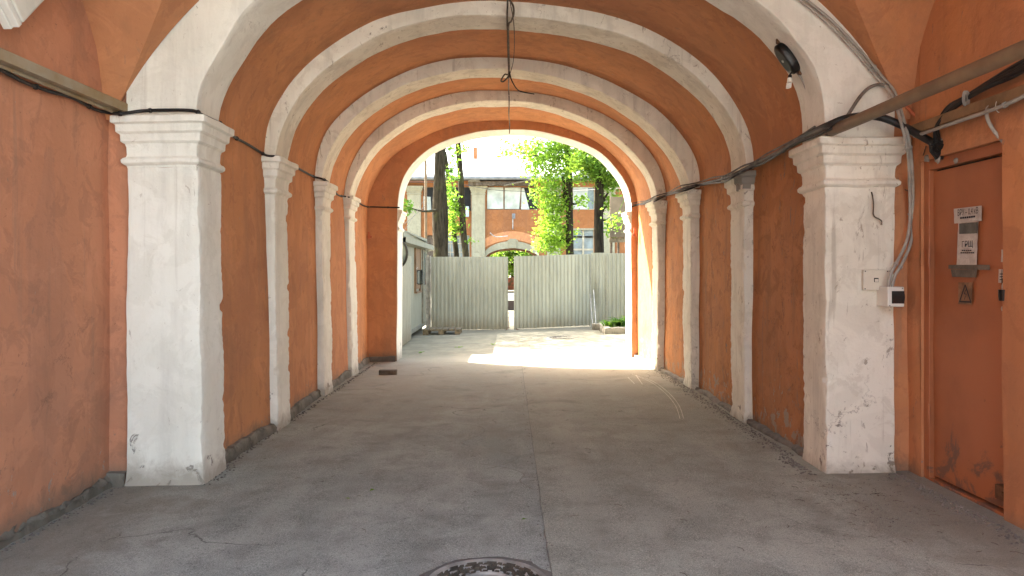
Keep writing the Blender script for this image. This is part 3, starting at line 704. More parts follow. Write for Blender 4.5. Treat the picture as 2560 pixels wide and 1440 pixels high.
# dropping conduit at far right
tubething('conduit', [at(2492, 262, 4.62), at(2478, 262, 4.62), at(2467, 276, 4.66), at(2470, 300, 4.66), at(2490, 334, 4.66), at(2522, 368, 4.60), at(2532, 372, 4.6)], .012, M['conduit'], 'short grey conduit curving down from the ochre rail to the door corner', 'conduit')
m = MB(); P = [at(2498+10*math.sin(a)*.9, 265-16*math.cos(a), 4.55) for a in [math.pi*2*k_/14*.62+math.pi for k_ in range(15)]]; m.tube(P, .0025, 6); tag(m.build('wire_loop', M['plastic_white'], None, 60), 'thin white wire loop hanging over the ochre rail', 'wire')
tubething('power_cable', [wl(-120, 120, -3.0), wl(0, 174, -3.0), wl(60, 205, -3.01), wl(120, 227, -3.02), wl(180, 244, -3.03), wl(235, 272, -3.06), at(268, 281, 5.6), at(300, 284, 5.56), at(320, 282, 5.60), at(360, 277, 5.66), at(430, 275, 5.655), at(484, 277, 5.65), at(503, 286, 5.66), at(530, 299, 5.92), at(556, 312, 6.18), at(578, 336, 6.35), wl(592, 346, -2.49), wl(620, 361, -2.49), wl(652, 381, -2.49), at(668, 389, 7.5), at(690, 391, 7.54), at(706, 396, 7.75), at(717, 404, 8.02), at(735, 415, 8.2), wl(760, 429, -2.51), wl(783, 441, -2.52), at(793, 444, 9.66), at(808, 448, 9.7), at(820, 456, 10.1), wl(843, 486, -2.55), at(862, 491, 11.5), at(876, 494, 11.54), at(888, 499, 11.9), wl(905, 512, -2.54), wl(919, 517, -2.54), at(930, 517, 13.44), at(960, 518, 13.44), at(999, 519, 13.44)],
           .013, M['black'], 'thin black cable clipped along the left capitals to the exit arch', 'cable', clips=9, n=4)
RC = [at(1582, 513, 13.3), at(1600, 510, 13.2), at(1618, 505, 12.4), at(1640, 497, 11.5), at(1658, 491, 11.45), at(1676, 484, 11.2), at(1700, 474, 9.7), at(1728, 466, 9.6), at(1750, 461, 9.6), at(1785, 453, 8.8), at(1812, 446, 7.95), at(1835, 438, 7.5), at(1862, 424, 7.45), at(1888, 411, 7.4), at(1920, 395, 7.0), at(1960, 374, 6.5), at(1998, 352, 6.2), at(2040, 331, 5.8), at(2075, 315, 5.55), at(2110, 302, 5.52), at(2150, 296, 5.55), at(2200, 301, 5.55), at(2250, 321, 5.5), at(2300, 349, 5.4), at(2345, 374, 5.28), at(2358, 384, 5.27)]
RA = RC[:20]; n_ = (len(RA)-1)*4+1
tubething('power_cable', RA, [.018+.008*min(1, max(0, (k_-30)/40)) for k_ in range(n_)], M['cable_grey'], 'thickest dusty cable running along the right capitals to the exit', 'cable', n=4, clips=13, clipr=1.12)
tubething('power_cable', [p+Vector((0, -.035, .012)) for p in RC[16:-1]], .028, M['black'], 'thick black cable bowing over the first right capital to the door corner', 'cable', n=4)
tubething('power_cable', [p+Vector((-.028, -.01, -.03+.012*math.sin(i*1.7))) for i, p in enumerate(RC[:20])], .010, M['black'], 'thin dark cable strapped beneath the thick right-hand cable', 'cable', n=4)
tubething('power_cable', [p+Vector((-.012, -.005, .034+.01*math.sin(i*2.3))) for i, p in enumerate(RC[:18])], .009, M['cable_grey'], 'thin grey cable lying on top of the thick right-hand cable', 'cable', n=4)
# black bundle on right wall
for i, (off, r_) in enumerate(((0, .014), (.022, .013), (-.02, .012), (.04, .011))):
    pts = [at(2600, 140+off*400, 4.22), at(2540, 172+off*500, 4.42), at(2480, 205+off*300, 4.62), at(2415, 245+off*200, 4.9), at(2370, 275+off*400, 5.1), at(2345, 315+off*250, 5.2), at(2338+i*5, 352, 5.26), at(2340+i*5, 384, 5.3)]
    pts = [p+Vector((-.015*(i % 2), 0, 0)) for p in pts]
    tubething('bundled_cable', pts, r_, M['black'], ['upper middle', 'lower middle', 'topmost', 'lowest'][i]+' black cable of the bundle climbing the right wall above the door', 'cable', 'black cables bundled above the door')
m = MB(); 
for k_ in range(3):
    P = [at(2412+6*math.cos(a)+k_*3, 246+19*math.sin(a), 4.84+.02*math.sin(a)) for a in [2*math.pi*q/14 for q in range(15)]]; m.tube(P, .0028, 6)
tag(m.build('cable_tie', M['conduit'], None, 60), 'grey wire tie holding the black cable bundle together', 'tie')
# clump where cables enter the wall
m = MB()
for k_ in range(14):
    a = at(2325+random.random()*30, 350+random.random()*18, 5.26); b = at(2330+random.random()*34, 385+random.random()*14, 5.32)
    m.tube([a, (a+b)/2+Vector((-.02, 0, random.uniform(-.01, .01))), b], .016, 7)
tag(m.build('cable_junction', M['black'], None, 50), 'black taped cable clump entering the wall over the door corner', 'cable')
m = MB()
for (cx, cy_, rr) in ((2352, 356, .035), (2318, 396, .03), (2390, 402, .022), (2345, 398, .03)):
    P = wl(cx, cy_, 3.09)
    rows = [[P+Vector((-.6*rr*math.cos(b), rr*math.sin(b)*math.cos(a), rr*math.sin(b)*math.sin(a)))*(1+.35*noise.noise(Vector((a*2, b*3, cx)))) for a in [2*math.pi*q/12 for q in range(12)]] for b in (.05, .5, 1.0, 1.4, 1.6)]
    rows = [[P+(q-P) if (q-P).length < .2 else P for q in r] for r in [[P+Vector((-.6*rr*math.cos(b), rr*math.sin(b)*math.cos(a), rr*math.sin(b)*math.sin(a)))*(1+.35*noise.noise(Vector((math.cos(a)*2, math.sin(a)*2, cx+b)))) for a in [2*math.pi*q/12 for q in range(12)]] for b in (.05, .5, 1.0, 1.4, 1.6)]]
    m.quadgrid(rows, True)
tag(m.build('mortar_lump', M['cement'], None, 60), 'grey mortar lumps packed round the cable clump above the door', 'mortar', kind='stuff')
# conduits on first arch face, right
tubething('conduit', [at(1990, -20, 5.67), at(2080, 52, 5.67), at(2150, 125, 5.67), at(2205, 190, 5.66), at(2232, 222, 5.6), at(2248, 260, 5.55), at(2262, 310, 5.45), at(2272, 350, 5.42), at(2279, 400, 5.5), at(2282, 470, 5.62), at(2282, 560, 5.68), at(2276, 610, 5.66), at(2255, 660, 5.62), at(2237, 690, 5.6), at(2230, 722, 5.59)], .0115, M['conduit'], 'grey conduit from the first arch down to the breaker box, right-hand strand', 'conduit', clips=12)
tubething('conduit', [at(1976, -20, 5.665), at(2068, 56, 5.665), at(2138, 130, 5.665), at(2194, 195, 5.66), at(2222, 224, 5.6), at(2240, 262, 5.5), at(2254, 312, 5.4), at(2265, 352, 5.38), at(2272, 400, 5.5), at(2274, 470, 5.62), at(2275, 550, 5.67), at(2266, 605, 5.64), at(2244, 652, 5.61), at(2227, 685, 5.585), at(2220, 722, 5.58)], .0115, M['conduit'], 'grey conduit from the first arch down to the breaker box, left-hand strand', 'conduit', clips=12)
tubething('conduit', [at(2112, 300, 5.5), at(2128, 275, 5.55), at(2150, 242, 5.62), at(2172, 220, 5.64), at(2198, 211, 5.64), at(2226, 216, 5.62)], .013, M['cable_grey'], 'arched grey conduit looping above the brown pipe on the first arch', 'conduit')
tubething('thin_wire', [at(2315, 365, 5.3), at(2306, 400, 5.6), at(2304, 450, 5.7), at(2300, 474, 5.7), at(2280, 480, 5.66), at(2262, 474, 5.66)], .004, M['rope'], 'thin brown wire drooping beside the conduits at the right capital', 'wire')
# breaker box
P = at(2236, 742, 5.56)
t = tag(empty('breaker_box', P), 'small white breaker box with dark window on the right pilaster edge', 'electrical box')
m = MB(); m.box((P.x-.06, P.y-.02, P.z-.075), (P.x+.065, P.y+.16, P.z+.075)); m.build('housing', M['plastic_white'], t, None, .006)
m = MB(); rows = [[(P.x-.028+.09*j/4, P.y-.022-.012*math.sin(math.pi*i/6), P.z-.048+.09*i/6) for j in range(5)] for i in range(7)]; m.quadgrid(rows); m.box((P.x-.03, P.y-.0225, P.z-.05), (P.x+.064, P.y-.0205, P.z+.044)); m.build('window', M['smoke'], t, 60)
for dx, dz in ((-.045, -.066), (.05, .064)):
    m = MB(); m.tube([(P.x+dx, P.y-.019, P.z+dz), (P.x+dx, P.y-.0225, P.z+dz)], .004, 8); m.build('screw', M['darkmetal'], t)
# switch plate
P = at(2189, 700, 5.68)
t = tag(empty('switch_plate', P), 'large cream cover plate with one small switch on the right pilaster', 'switch')
m = MB(); m.box((P.x-.098, P.y-.012, P.z-.078), (P.x+.095, P.y+.02, P.z+.078)); m.build('plate', M['plastic_cream'], t, None, .004)
m = MB(); m.box((P.x-.018, P.y-.0145, P.z-.016), (P.x+.016, P.y-.0122, P.z+.016)); m.build('switch_recess', M['smoke'], t)
m = MB(); m.box((P.x-.014, P.y-.021, P.z-.014), (P.x+.012, P.y-.0148, P.z+.008)); m.build('rocker', M['plastic_cream'], t, None, .002)
for dx, dz in ((-.087, -.067), (-.085, .067), (.085, .066)):
    m = MB(); m.tube([(P.x+dx, P.y-.012, P.z+dz), (P.x+dx, P.y-.0145, P.z+dz)], .0045, 8); m.build('screw', M['darkmetal'], t)
# rusty stub sticking out of a gouge in the right pilaster
tubething('bent_rod', [at(2179, 480, 5.68), at(2182, 492, 5.675), at(2184, 512, 5.672), at(2184, 538, 5.672), at(2197, 547, 5.665), at(2204, 553, 5.66), at(2204, 562, 5.66)], [.006, .005]+[.005]*28+[.01], M['rope'], 'bent brown rod embedded in the upper right pilaster face', 'rod')
# stub of pipe on the strip above right
tubething('pipe_stub', [at(2262, 262, 5.68), at(2298, 300, 5.62)], .013, M['pipe_orange'], 'short orange pipe stub behind the brown pipe beside the arch', 'pipe', n=0)

# ---------------- wall lamp on first arch
B0 = at(1942, 112, 5.93); B1 = at(1991, 182, 5.93)
t = tag(empty('arch_lamp', (B0+B1)/2), 'black oval lamp base with a spiral bulb under the first arch', 'lamp')
ax = (B1-B0).normalized(); nrm = Vector((ax.z, 0, -ax.x)); nrm = -nrm if nrm.x > 0 else nrm; yv = Vector((0, 1, 0))
m = MB(); c0 = (B0+B1)/2; L2 = (B1-B0).length/2
rows = []
for h_, sc_ in ((-.03, 1.0), (.018, 1.0), (.030, .9), (.034, .7)):
    rows.append([c0+nrm*h_+ax*(L2*sc_*(1+.0*math.cos(a)))*math.copysign(abs(math.cos(a))**.75, math.cos(a))+yv*.075*sc_*math.sin(a) for a in [2*math.pi*q/28 for q in range(28)]])
m.quadgrid(rows, True); m.poly(rows[-1]); m.build('base', M['darkmetal'], t, 40)
m = MB(); m.tube([c0+nrm*.03, c0+nrm*.04], .012, 10); m.build('screw', M['steel'], t, 40)
for sg in (-1, 1):
    m = MB(); c_ = c0+ax*sg*(L2+.015)-nrm*.03; m.box(c_-Vector((.02, .015, .02)), c_+Vector((.02, .015, .02))); m.build('mounting_lug', M['rust'], t, None, .004)
P = at(1975, 186, 5.93)
m = MB(); m.tube([at(1986, 172, 5.93), at(1978, 182, 5.93), P, at(1975, 196, 5.93)], .007, 8); m.tube([at(1975, 188, 5.93), at(1974.5, 202, 5.93)], [.014, .019], 12); m.build('socket', M['darkmetal'], t, 50)
m = MB(); m.tube([at(1974.5, 188, 5.93)+Vector((0, 0, -.022)), at(1974, 206, 5.93)], [.018, .021], 14); m.build('bulb_base', M['plastic_white'], t, 50)
m = MB(); q0 = at(1973, 207, 5.93); hp = []
for k_ in range(61): a = k_/60*math.pi*2*3.6; hp.append(q0+Vector((.0165*math.cos(a)-.006*k_/60, .0165*math.sin(a), -.042*k_/60)))
m.tube(hp, .0055, 7); m.build('bulb_spiral', M['lampglass'], t, 60)
tubething('lamp_conduit', [at(1988, 176, 5.95), at(2003, 196, 5.95), at(2016, 225, 5.96), at(2028, 262, 5.97), at(2034, 290, 5.97), at(2040, 305, 5.95), at(2050, 318, 5.85)], .008, M['conduit'], 'thin grey conduit curving from the lamp down the first arch', 'conduit', clips=14)

# ---------------- batten light top left
A = wl(8, 74, -2.97); B = wl(85, -6, -2.97); ax = Vector((0, (B-A).y, (B-A).z)).normalized(); pr = Vector((0, -ax.z, ax.y)); xv = Vector((1, 0, 0))
t = tag(empty('batten_light', A), 'grey white fluorescent batten light, unlit, in the top left corner', 'lamp')
def obox(m, o, l, w0, w1, h0, h1, mi=0, l0=0):
    P = []
    for hh in (h0, h1):
        for ll, ww in ((l0, w0), (l, w0), (l, w1), (l0, w1)): P.append(o+ax*ll+pr*ww+xv*hh)
    n = len(m.v); m.v += [tuple(p) for p in P]
    for q in ((0,3,2,1),(4,5,6,7),(0,1,5,4),(1,2,6,5),(2,3,7,6),(3,0,4,7)): m.f.append(tuple(n+i for i in q)); m.mi.append(mi)
m = MB(); obox(m, A, 1.25, -.0, .20, 0, .05); m.build('housing', M['plastic_white'], t, None, .006)
m = MB(); obox(m, A, 1.2, .012, .188, .052, .105, 0, .05); m.build('diffuser', M['diffuser'], t, None, .015)
m = MB(); obox(m, A, .046, .010, .19, .052, .098, 0, .004); m.build('end_cap', M['plastic_white'], t, None, .006)

# ---------------- hanging flex along the crown
dn = Vector((0, 0, -.02))
tubething('ceiling_cable', [at(1270, -60, 6.0)+dn, at(1269, 0, 7.3)+dn, at(1268, 40, 7.6)+dn, at(1269, 78, 8.05)+dn, at(1270, 130, 9.0)+dn, at(1272, 176, 9.72)+dn, at(1273, 190, 9.7)+dn], .009, M['rope'], 'brown flex running along the crown of the vault to a knot', 'cable')
tubething('ceiling_cable', [at(1275, -60, 6.0)+dn, at(1276, 0, 7.3)+dn, at(1281, 30, 7.5)+dn, at(1285, 60, 7.7)+dn, at(1286, 110, 8.6)+dn, at(1283, 150, 9.3)+dn, at(1276, 178, 9.7)+dn], .005, M['rope'], 'thin slack wire bowing right of the knotted ceiling flex', 'cable')
tubething('ceiling_cable', [at(1274, -5, 7.4)+dn, at(1283, 10, 7.4)+dn, at(1284, 30, 7.45)+dn, at(1278, 48, 7.5)+dn, at(1271, 60, 7.55)+dn, at(1272, 120, 8.7), at(1272, 178, 9.65)+dn, at(1262, 186, 9.6), at(1254, 198, 9.6), at(1253, 203, 9.6), at(1260, 203, 9.6), at(1270, 192, 9.62), at(1274, 184, 9.65)], .010, M['rope'], 'looped brown flex ending in a bow by the third arch', 'cable')
tubething('ceiling_cable', [at(1273, 176, 9.66), at(1277, 195, 9.6), at(1285, 212, 9.62), at(1296, 226, 9.68), at(1312, 231, 9.75), at(1335, 235, 9.9)], .008, M['black'], 'dark loose cable tail curling right below the knot', 'cable')
tubething('ceiling_cable', [at(1272, 180, 9.66), at(1271.5, 203, 10.1)+dn, at(1272, 228, 11.5), at(1273, 255, 11.58)+dn, at(1272, 282, 12.05)+dn, at(1274, 308, 13.3), at(1273.5, 334, 13.42)], .0095, M['cable_grey'], 'thin twisted cord from the knot to the exit arch crown', 'cable')
# small pipe stubs at end wall corners
for (pa, pb, pc, dd, lab) in (((922, 580), (922, 592), (930, 592), 13.4, 'small orange pipe elbow in the left corner before the exit'), ((1587, 570), (1587, 586), (1580, 586), 13.35, 'small orange pipe elbow high at the right jamb of the exit')):
    m = MB(); m.tube([at(*pa, dd), at(*pb, dd), at(*pc, dd)], .022, 10); m.tube([at(pb[0], pb[1]-3, dd), at(pb[0], pb[1]+5, dd)], .032, 10); tag(m.build('pipe_elbow', M['pipe_orange'], None, 60), lab, 'pipe')
# ---------------- manhole, litter
def manhole(c, r, lab, mat_r):
    t = tag(empty('manhole_cover', c), lab, 'manhole'); z = c[2]
    m = MB(); rows = [[Vector((c[0]+rr*math.cos(a), c[1]+rr*math.sin(a), z+h)) for a in [2*math.pi*q/64 for q in range(64)]] for rr, h in ((r*.93, -.01), (r*.935, .008), (r, .010), (r*1.02, -.01))]
    m.quadgrid(rows, True); m.build('rim', mat_r, t, 50)
    m = MB(); nr, na = 36, 160; rows = []
    for i in range(nr+1):
        rr = r*.925*i/nr; row = []
        for q in range(na):
            a = 2*math.pi*q/na
            band = .55 < i/nr < .97
            h = .011 if (math.sin(a*16+7*math.sin(i/nr*18)) > .2 and band) or (i/nr > .97) or (.47 < i/nr < .52) else 0
            row.append(Vector((c[0]+rr*math.cos(a), c[1]+rr*math.sin(a), z-.004+h)))
        rows.append(row)
    m.quadgrid(rows, True)
    for fi_, f_ in enumerate(m.f):
        if sum(m.v[q][2] for q in f_)/4 < z+.003 and fi_ > na*20: m.mi[fi_] = 1  # darker colour on the low faces strengthens the pattern
    m.build('lid', [M['iron'], M['soil']], t, 30)
manhole((-.11, 3.77, .008), .315, 'round patterned cast iron manhole cover at the bottom of the picture', M['iron'])
rows = []; m = MB()
for q in range(97):
    a = 2*math.pi*q/96; n1_ = .03*noise.noise(Vector((math.cos(a)*3, math.sin(a)*3, 0)))+.012*noise.noise(Vector((math.cos(a)*14, math.sin(a)*14, 4)))
    rows.append([(-.11+(.322+k_)*math.cos(a), 3.77+(.322+k_)*math.sin(a), h) for k_, h in ((0, .0025), (.018, .014), (.035+n1_, .011), (.05+n1_*1.6, .0015))])
m.quadgrid(rows); tag(m.build('mortar_ring', M['cement'], None, 50), 'crumbling mortar ring around the near manhole cover', 'mortar')
manhole((1.34, 17.7, fz(1.34)+.006), .42, 'distant manhole cover in the courtyard in front of the gate', M['iron'])
def leaf_quad(m, p, s, d=None, mi=0, flat=False):
    if flat: u = Vector((random.uniform(-1, 1), random.uniform(-1, 1), random.uniform(-.1, .1))).normalized(); nn = Vector((random.uniform(-.2, .2), random.uniform(-.2, .2), 1))
    else: u = Vector((random.gauss(0, 1), random.gauss(0, 1), random.gauss(-.3, .7))).normalized(); nn = Vector((random.gauss(0, .7), random.gauss(0, .7), 1))
    v = nn.cross(u)
    if v.length < 1e-3: v = u.orthogonal()
    v.normalize(); w_ = u.cross(v)*s*.12
    a = p-u*s*.5; b = p+u*s*.5; c1 = p+v*s*.33-u*s*.08; c2 = p-v*s*.33-u*s*.08
    n = len(m.v); m.v += [tuple(a), tuple(c1+w_), tuple(b), tuple(c2+w_), tuple(p+u*s*.12)]
    m.f += [(n, n+3, n+4), (n, n+4, n+1), (n+3, n+2, n+4), (n+4, n+2, n+1)]; m.mi += [mi]*4
fl = [(868, 1245, 'lying left of the manhole, nearest the left pilaster'), (1310, 1305, 'beside the asphalt seam near the manhole'), (930, 1225, 'left of centre beyond the first one'), (1050, 880, 'pale one on the concrete before the pallet'), (1148, 868, 'on the concrete left of the sunlight'), (1232, 862, 'at the edge of the sunlit patch')]
for x, y, lab in fl:
    d = 1.6*F/(y-680); p = at(x, y, d); p.z = fz(p.x)+.016
    m = MB(); leaf_quad(m, p, .045 if y > 1000 else .09, flat=True)
    if y < 1000:
        for _ in range(3): leaf_quad(m, p+Vector((random.uniform(-.07, .07), random.uniform(-.1, .1), .005)), .08, flat=True)
    tag(m.build('fallen_leaf', M['leaf'] if y > 1000 else M['leaf_young']), 'fallen green leaf '+lab, 'leaf', 'fallen leaves')
# grit along walls and across the floor
m = MB()
def grit(x, y, s):
    z = fz(x)+(.009 if x > .22 else .002); n = len(m.v); a0 = random.random()*6
    for k_ in range(4): a = a0+k_*1.57+random.uniform(-.3, .3); m.v.append((x+s*math.cos(a), y+s*.9*math.sin(a), z))
    m.v.append((x, y, z+s*random.uniform(.5, 1.1)))
    for k_ in range(4): m.f.append((n+k_, n+(k_+1) % 4, n+4)); m.mi.append(0)
for _ in range(2600):
    s_ = random.choice((-1, 1, 1, 1)); y = random.uniform(4, 13.4); x = s_*((2.46 if y > 6.1 else 3.05)-.05-abs(random.gauss(0, .07 if s_ > 0 else .03)))
    if 5.65 < y < 6.2: x = s_*(2.35-abs(random.gauss(0, .05)))
    grit(x, y, random.uniform(.003, .014))
for _ in range(350):
    grit(random.uniform(2.2, 3.0), random.uniform(4.5, 5.6), random.uniform(.002, .008))
for _ in range(500):
    y = random.uniform(3.5, 13); grit(random.uniform(-2.2, 2.2), y, random.uniform(.0015, .005))
for _ in range(140): grit(.225+random.gauss(-.02, .03), random.uniform(3.7, 13), random.uniform(.003, .008))
tag(m.build('grit', M['cement']), 'grit and crumbs along the wall bases and floor', 'grit', kind='stuff')
m = MB()
for _ in range(90):
    if random.random() < .6: x, y = random.uniform(2.0, 2.98), random.uniform(4.0, 5.5)
    else: x, y = random.uniform(-2.2, 2.6), random.uniform(3.6, 9)
    z = fz(x)+.013; a = random.random()*3.14; l_ = random.uniform(.01, .035)
    m.tube([(x, y, z), (x+l_*math.cos(a), y+l_*math.sin(a), z+.002), (x+2*l_*math.cos(a+.3), y+2*l_*math.sin(a+.3), z)], .0016, 4)
tag(m.build('twigs', M['wood_dark']), 'tiny twigs and straw scattered over the asphalt', 'twigs', kind='stuff')
# wood block
m = MB(); P = at(970, 936, 11.75); m.box((P.x-.14, P.y-.05, -.03), (P.x+.14, P.y+.06, .045), rot=Matrix.Rotation(.06, 3, 'Z'), org=(P.x, P.y, 0)); tag(m.build('wood_block', M['wood_dark'], None, None, .006), 'short dark wooden offcut on the floor by the left exit corner', 'wood block')

# ---------------- courtyard: cabin, sheets, gate, pallet, planter
def corr(p0, p1, z0f, z1f, per=.11, depth=.020, nz=14, seed=0, dent=None):
    """trapezoid-profiled sheet between two ground points"""
    p0, p1 = Vector(p0), Vector(p1); L = (p1-p0).length; u = (p1-p0).normalized(); nn = Vector((u.y, -u.x, 0))
    pts = []; s_ = 0
    while s_ < L:
        for f_, h in ((0, 0), (.42, 0), (.52, 1), (.90, 1)):
            if s_+f_*per < L: pts.append((s_+f_*per, h))
        s_ += per
    pts.append((L, 0)); rows = []
    for k_ in range(nz+1):
        row = []
        for a, h in pts:
            z = z0f(a/L)+(z1f(a/L)-z0f(a/L))*k_/nz
            q = p0+u*a; off = depth*h+.022*noise.noise(Vector((a*1.3, z*1.1, seed)))+.006*noise.noise(Vector((a*7, z*5, seed)))
            if dent: off += dent(a, z)
            row.append(Vector((q.x+nn.x*off, q.y+nn.y*off, z)))
        rows.append(row)
    m = MB(); m.quadgrid(rows); return m
def gate(lab, xa, xb, ya, yb, zb0, zb1, zt0, zt1, hinge, seed, dent=None):
    t = tag(empty('gate_leaf', ((xa+xb)/2, (ya+yb)/2, .02)), lab, 'gate')
    corr((xa, ya, 0), (xb, yb, 0), lambda q: zb0+(zb1-zb0)*q+.012*noise.noise(Vector((q*20, seed, 1))), lambda q: zt0+(zt1-zt0)*q, seed=seed, dent=dent).build('sheet', M['zinc'], t)
    m = MB()
    for z in (.25, 1.05, 1.9): m.tube([(xa, ya+.05, z), (xb, yb+.05, z)], .02, 6)
    for x, y in ((xa+.02, ya+.05), (xb-.02, yb+.05)): m.tube([(x, y, zb0-.02), (x, y, zt0-.02)], .022, 6)
    m.build('frame', M['galv'], t)
    return t
X = lambda px, d: (px-1272)/F*d
Zp = lambda py, d: 1.6+(680-py)/F*d
g1 = gate('left leaf of the profiled metal gate, behind the pallet', X(1078, 20.7), X(1270, 20.7), 20.7, 20.7, Zp(825, 20.7), Zp(823, 20.7), Zp(642, 20.7), Zp(642, 20.7), 0, 1)
g2 = gate('right leaf of the profiled metal gate, slightly ajar', X(1285, 20.6), X(1476, 21.2), 20.6, 21.2, Zp(822, 20.6), Zp(813, 21.2), Zp(641, 20.6), Zp(635, 21.2), 0, 2)
m = MB(); m.tube([(X(1272, 20.6), 20.62, .02), (X(1272, 20.6), 20.62, .5)], .012, 6); m.tube([(X(1270, 20.6), 20.6, .05), (X(1263, 20.3), 20.3, -.02)], .012, 6); m.build('drop_bolt', M['rust'], g1)
m = MB(); P = at(1290, 822, 20.5); m.tube([P, P+Vector((.12, -.1, -.04))], .014, 6); m.build('drop_bolt', M['rust'], g2)
def dent(a, z): return -.10*math.exp(-((a-.12)/.12)**2-((z-.75)/.35)**2)+.05*math.exp(-((a-.25)/.08)**2-((z-1.0)/.5)**2)
t = tag(empty('fence_panel', (2.6, 21.2, 0)), 'dented metal sheet panel between the gate and the right jamb', 'fence')
corr((X(1477, 21.3), 21.3, 0), (X(1515, 21.3), 21.3, 0), lambda q: .12, lambda q: Zp(632, 21.3), .10, .018, seed=5, dent=dent).build('sheet', M['zinc'], t)
m = MB(); m.tube([(X(1478, 21.3), 21.36, 0), (X(1478, 21.3), 21.36, 2.1)], .03, 8); m.build('post', M['galv'], t)
t = tag(empty('fence_panel', (4, 21.2, 0)), 'rightmost stretch of profiled metal fence behind the flower bed', 'fence')
corr((X(1516, 21.25), 21.25, 0), (7.5, 21.25, 0), lambda q: .1, lambda q: Zp(633, 21.25), .12, .024, seed=6).build('sheet', M['zinc'], t)
m = MB(); m.tube([(X(1516, 21.3), 21.31, 0), (X(1516, 21.3), 21.31, 2.1)], .025, 8); m.build('post', M['galv'], t)
t = tag(empty('gate_post', (X(1073, 20.7), 20.75, 0)), 'narrow steel gate post beside the white cabin', 'post')
m = MB(); m.tube([(X(1073, 20.7), 20.8, -.05), (X(1073, 20.7), 20.8, 2.05)], .04, 8); m.build('post', M['galv'], t)
m = MB(); m.box((X(1065, 20.6), 20.62, .0), (X(1071, 20.6), 20.64, 2.08)); m.build('cover_strip', M['galv'], t)
# nearest sheet by the left jamb
t = tag(empty('fence_panel', (-2.33, 16.6, 0)), 'narrow metal sheet against the cabin, just outside the left jamb', 'fence')
corr((-2.29, 14.2, 0), (-2.31, 17.5, 0), lambda q: .0, lambda q: Zp(638, 16.5), .085, -.018, seed=8).build('sheet', M['zinc'], t)
# cabin
CX = -2.37; Y0, Y1 = 15.9, 21.4
t = tag(empty('guard_cabin', (-3.5, 18.6, 0)), 'pale grey boarded guard cabin outside the exit on the left', 'cabin')
m = MB(); rows = []
n = int((Y1-Y0)/.035)
zw = lambda y: 2.30
for k_ in (.18, 2.55):
    rows.append([(CX+(.008 if i % 3 else -.004), Y0+(Y1-Y0)*i/n, k_) for i in range(n+1)])
m.quadgrid(rows); m.box((CX-2.4, Y0, .18), (CX-.001, Y0+.05, 2.5)); m.box((CX-2.4, Y1-.05, .18), (CX-.001, Y1, 2.5)); m.box((CX-2.45, Y0, .18), (CX-2.4, Y1, 2.5))
m.build('boarded_wall', M['cabin'], t)
m = MB(); m.box((CX-2.4, Y0, .10), (CX+.03, Y1+.05, .20)); m.box((CX-2.4, 17.6, -.05), (CX-2.2, 17.8, .10)); m.box((CX-.4, 20.9, -.05), (CX-.1, 21.2, .10)); m.build('floor_beam', M['cabin_trim'], t, None, .01)
m = MB()
m.quadgrid([[(CX+.17+.02*noise.noise(Vector((y*3, 0, 0))), y, Zp(600, 17.5)-.02+.02*noise.noise(Vector((y*4, 2, 0)))) , (CX-2.6, y, 2.95)] for y in [Y0-.1+(Y1-Y0+.5)*k_/20 for k_ in range(21)]])
m.quadgrid([[(CX+.17, y, 2.37), (CX+.17, y, 2.24), (CX+.0, y, 2.20)] for y in [Y0-.1+(Y1-Y0+.5)*k_/20 for k_ in range(21)]])
m.build('roof', M['cabin'], t)
m = MB(); m.box((CX-1.6, 16.5, 2.4), (CX+.02, 20.8, Zp(590, 19))); m.poly([(CX+.02, 16.5, Zp(590, 19)), (CX+.12, 20.9, Zp(600, 19)), (CX-1.5, 20.9, Zp(577, 19)), (CX-1.5, 16.5, Zp(577, 19))]); m.build('roof_box', M['cabin'], t)
wy0, wy1 = 18.55, 19.45
m = MB(); m.box((CX+.005, wy0, Zp(722, 19)), (CX+.035, wy1, Zp(622, 19))); wnd = m.build('window', M['wood_warm'], t, None, .004)
m = MB(); 
for y_ in (wy0-.09, wy1): m.box((CX+.002, y_, Zp(728, 19)), (CX+.055, y_+.09, Zp(618, 19)))
m.box((CX+.002, wy0-.14, Zp(618, 19)), (CX+.09, wy1+.14, Zp(612, 19))); m.box((CX+.003, wy0-.09, Zp(732, 19)), (CX+.08, wy1+.09, Zp(728, 19)))
m.build('window_frame', M['wood_warm'], wnd)
dy0, dy1 = 20.15, 21.1
m = MB(); m.box((CX+.003, dy0, .22), (CX+.035, dy1, Zp(620, 20.6))); dr = m.build('door', M['cabin'], t, None, .004)
m = MB(); m.box((CX+.036, dy0+.22, 1.25), (CX+.045, dy1-.16, Zp(628, 20.6))); m.build('door_pane', M['glass'], dr)
m = MB(); m.box((CX+.002, dy0-.10, .2), (CX+.05, dy0-.02, 2.3)); m.box((CX+.002, dy0-.12, 2.2), (CX+.10, dy1+.1, 2.25)); m.box((CX+.002, dy1+.02, .2), (CX+.05, dy1+.1, 2.3)); m.build('door_frame', M['cabin_trim'], dr)
m = MB(); m.tube([(CX+.04, dy0+.16, 1.12), (CX+.09, dy0+.16, 1.12), (CX+.09, dy0+.16, .98), (CX+.04, dy0+.16, .98)], .012, 6); m.build('handle', M['galv'], dr)
# round thing: convex mirror with black rim
P = at(994, 634, 15.75)
t = tag(empty('round_mirror', P), 'round black-rimmed mirror on the cabin side behind the left jamb', 'mirror')
m = MB(); cpt = P; m.tube([cpt+Vector((.20*math.cos(a), 0, .29*math.sin(a))) for a in [2*math.pi*k_/40 for k_ in range(41)]], .026, 8); m.build('rim', M['black'], t, 60)
m = MB(); m.poly([cpt+Vector((.20*math.cos(a), .012, .29*math.sin(a))) for a in [2*math.pi*k_/40 for k_ in range(40)]]); m.build('mirror_face', M['glass'], t)
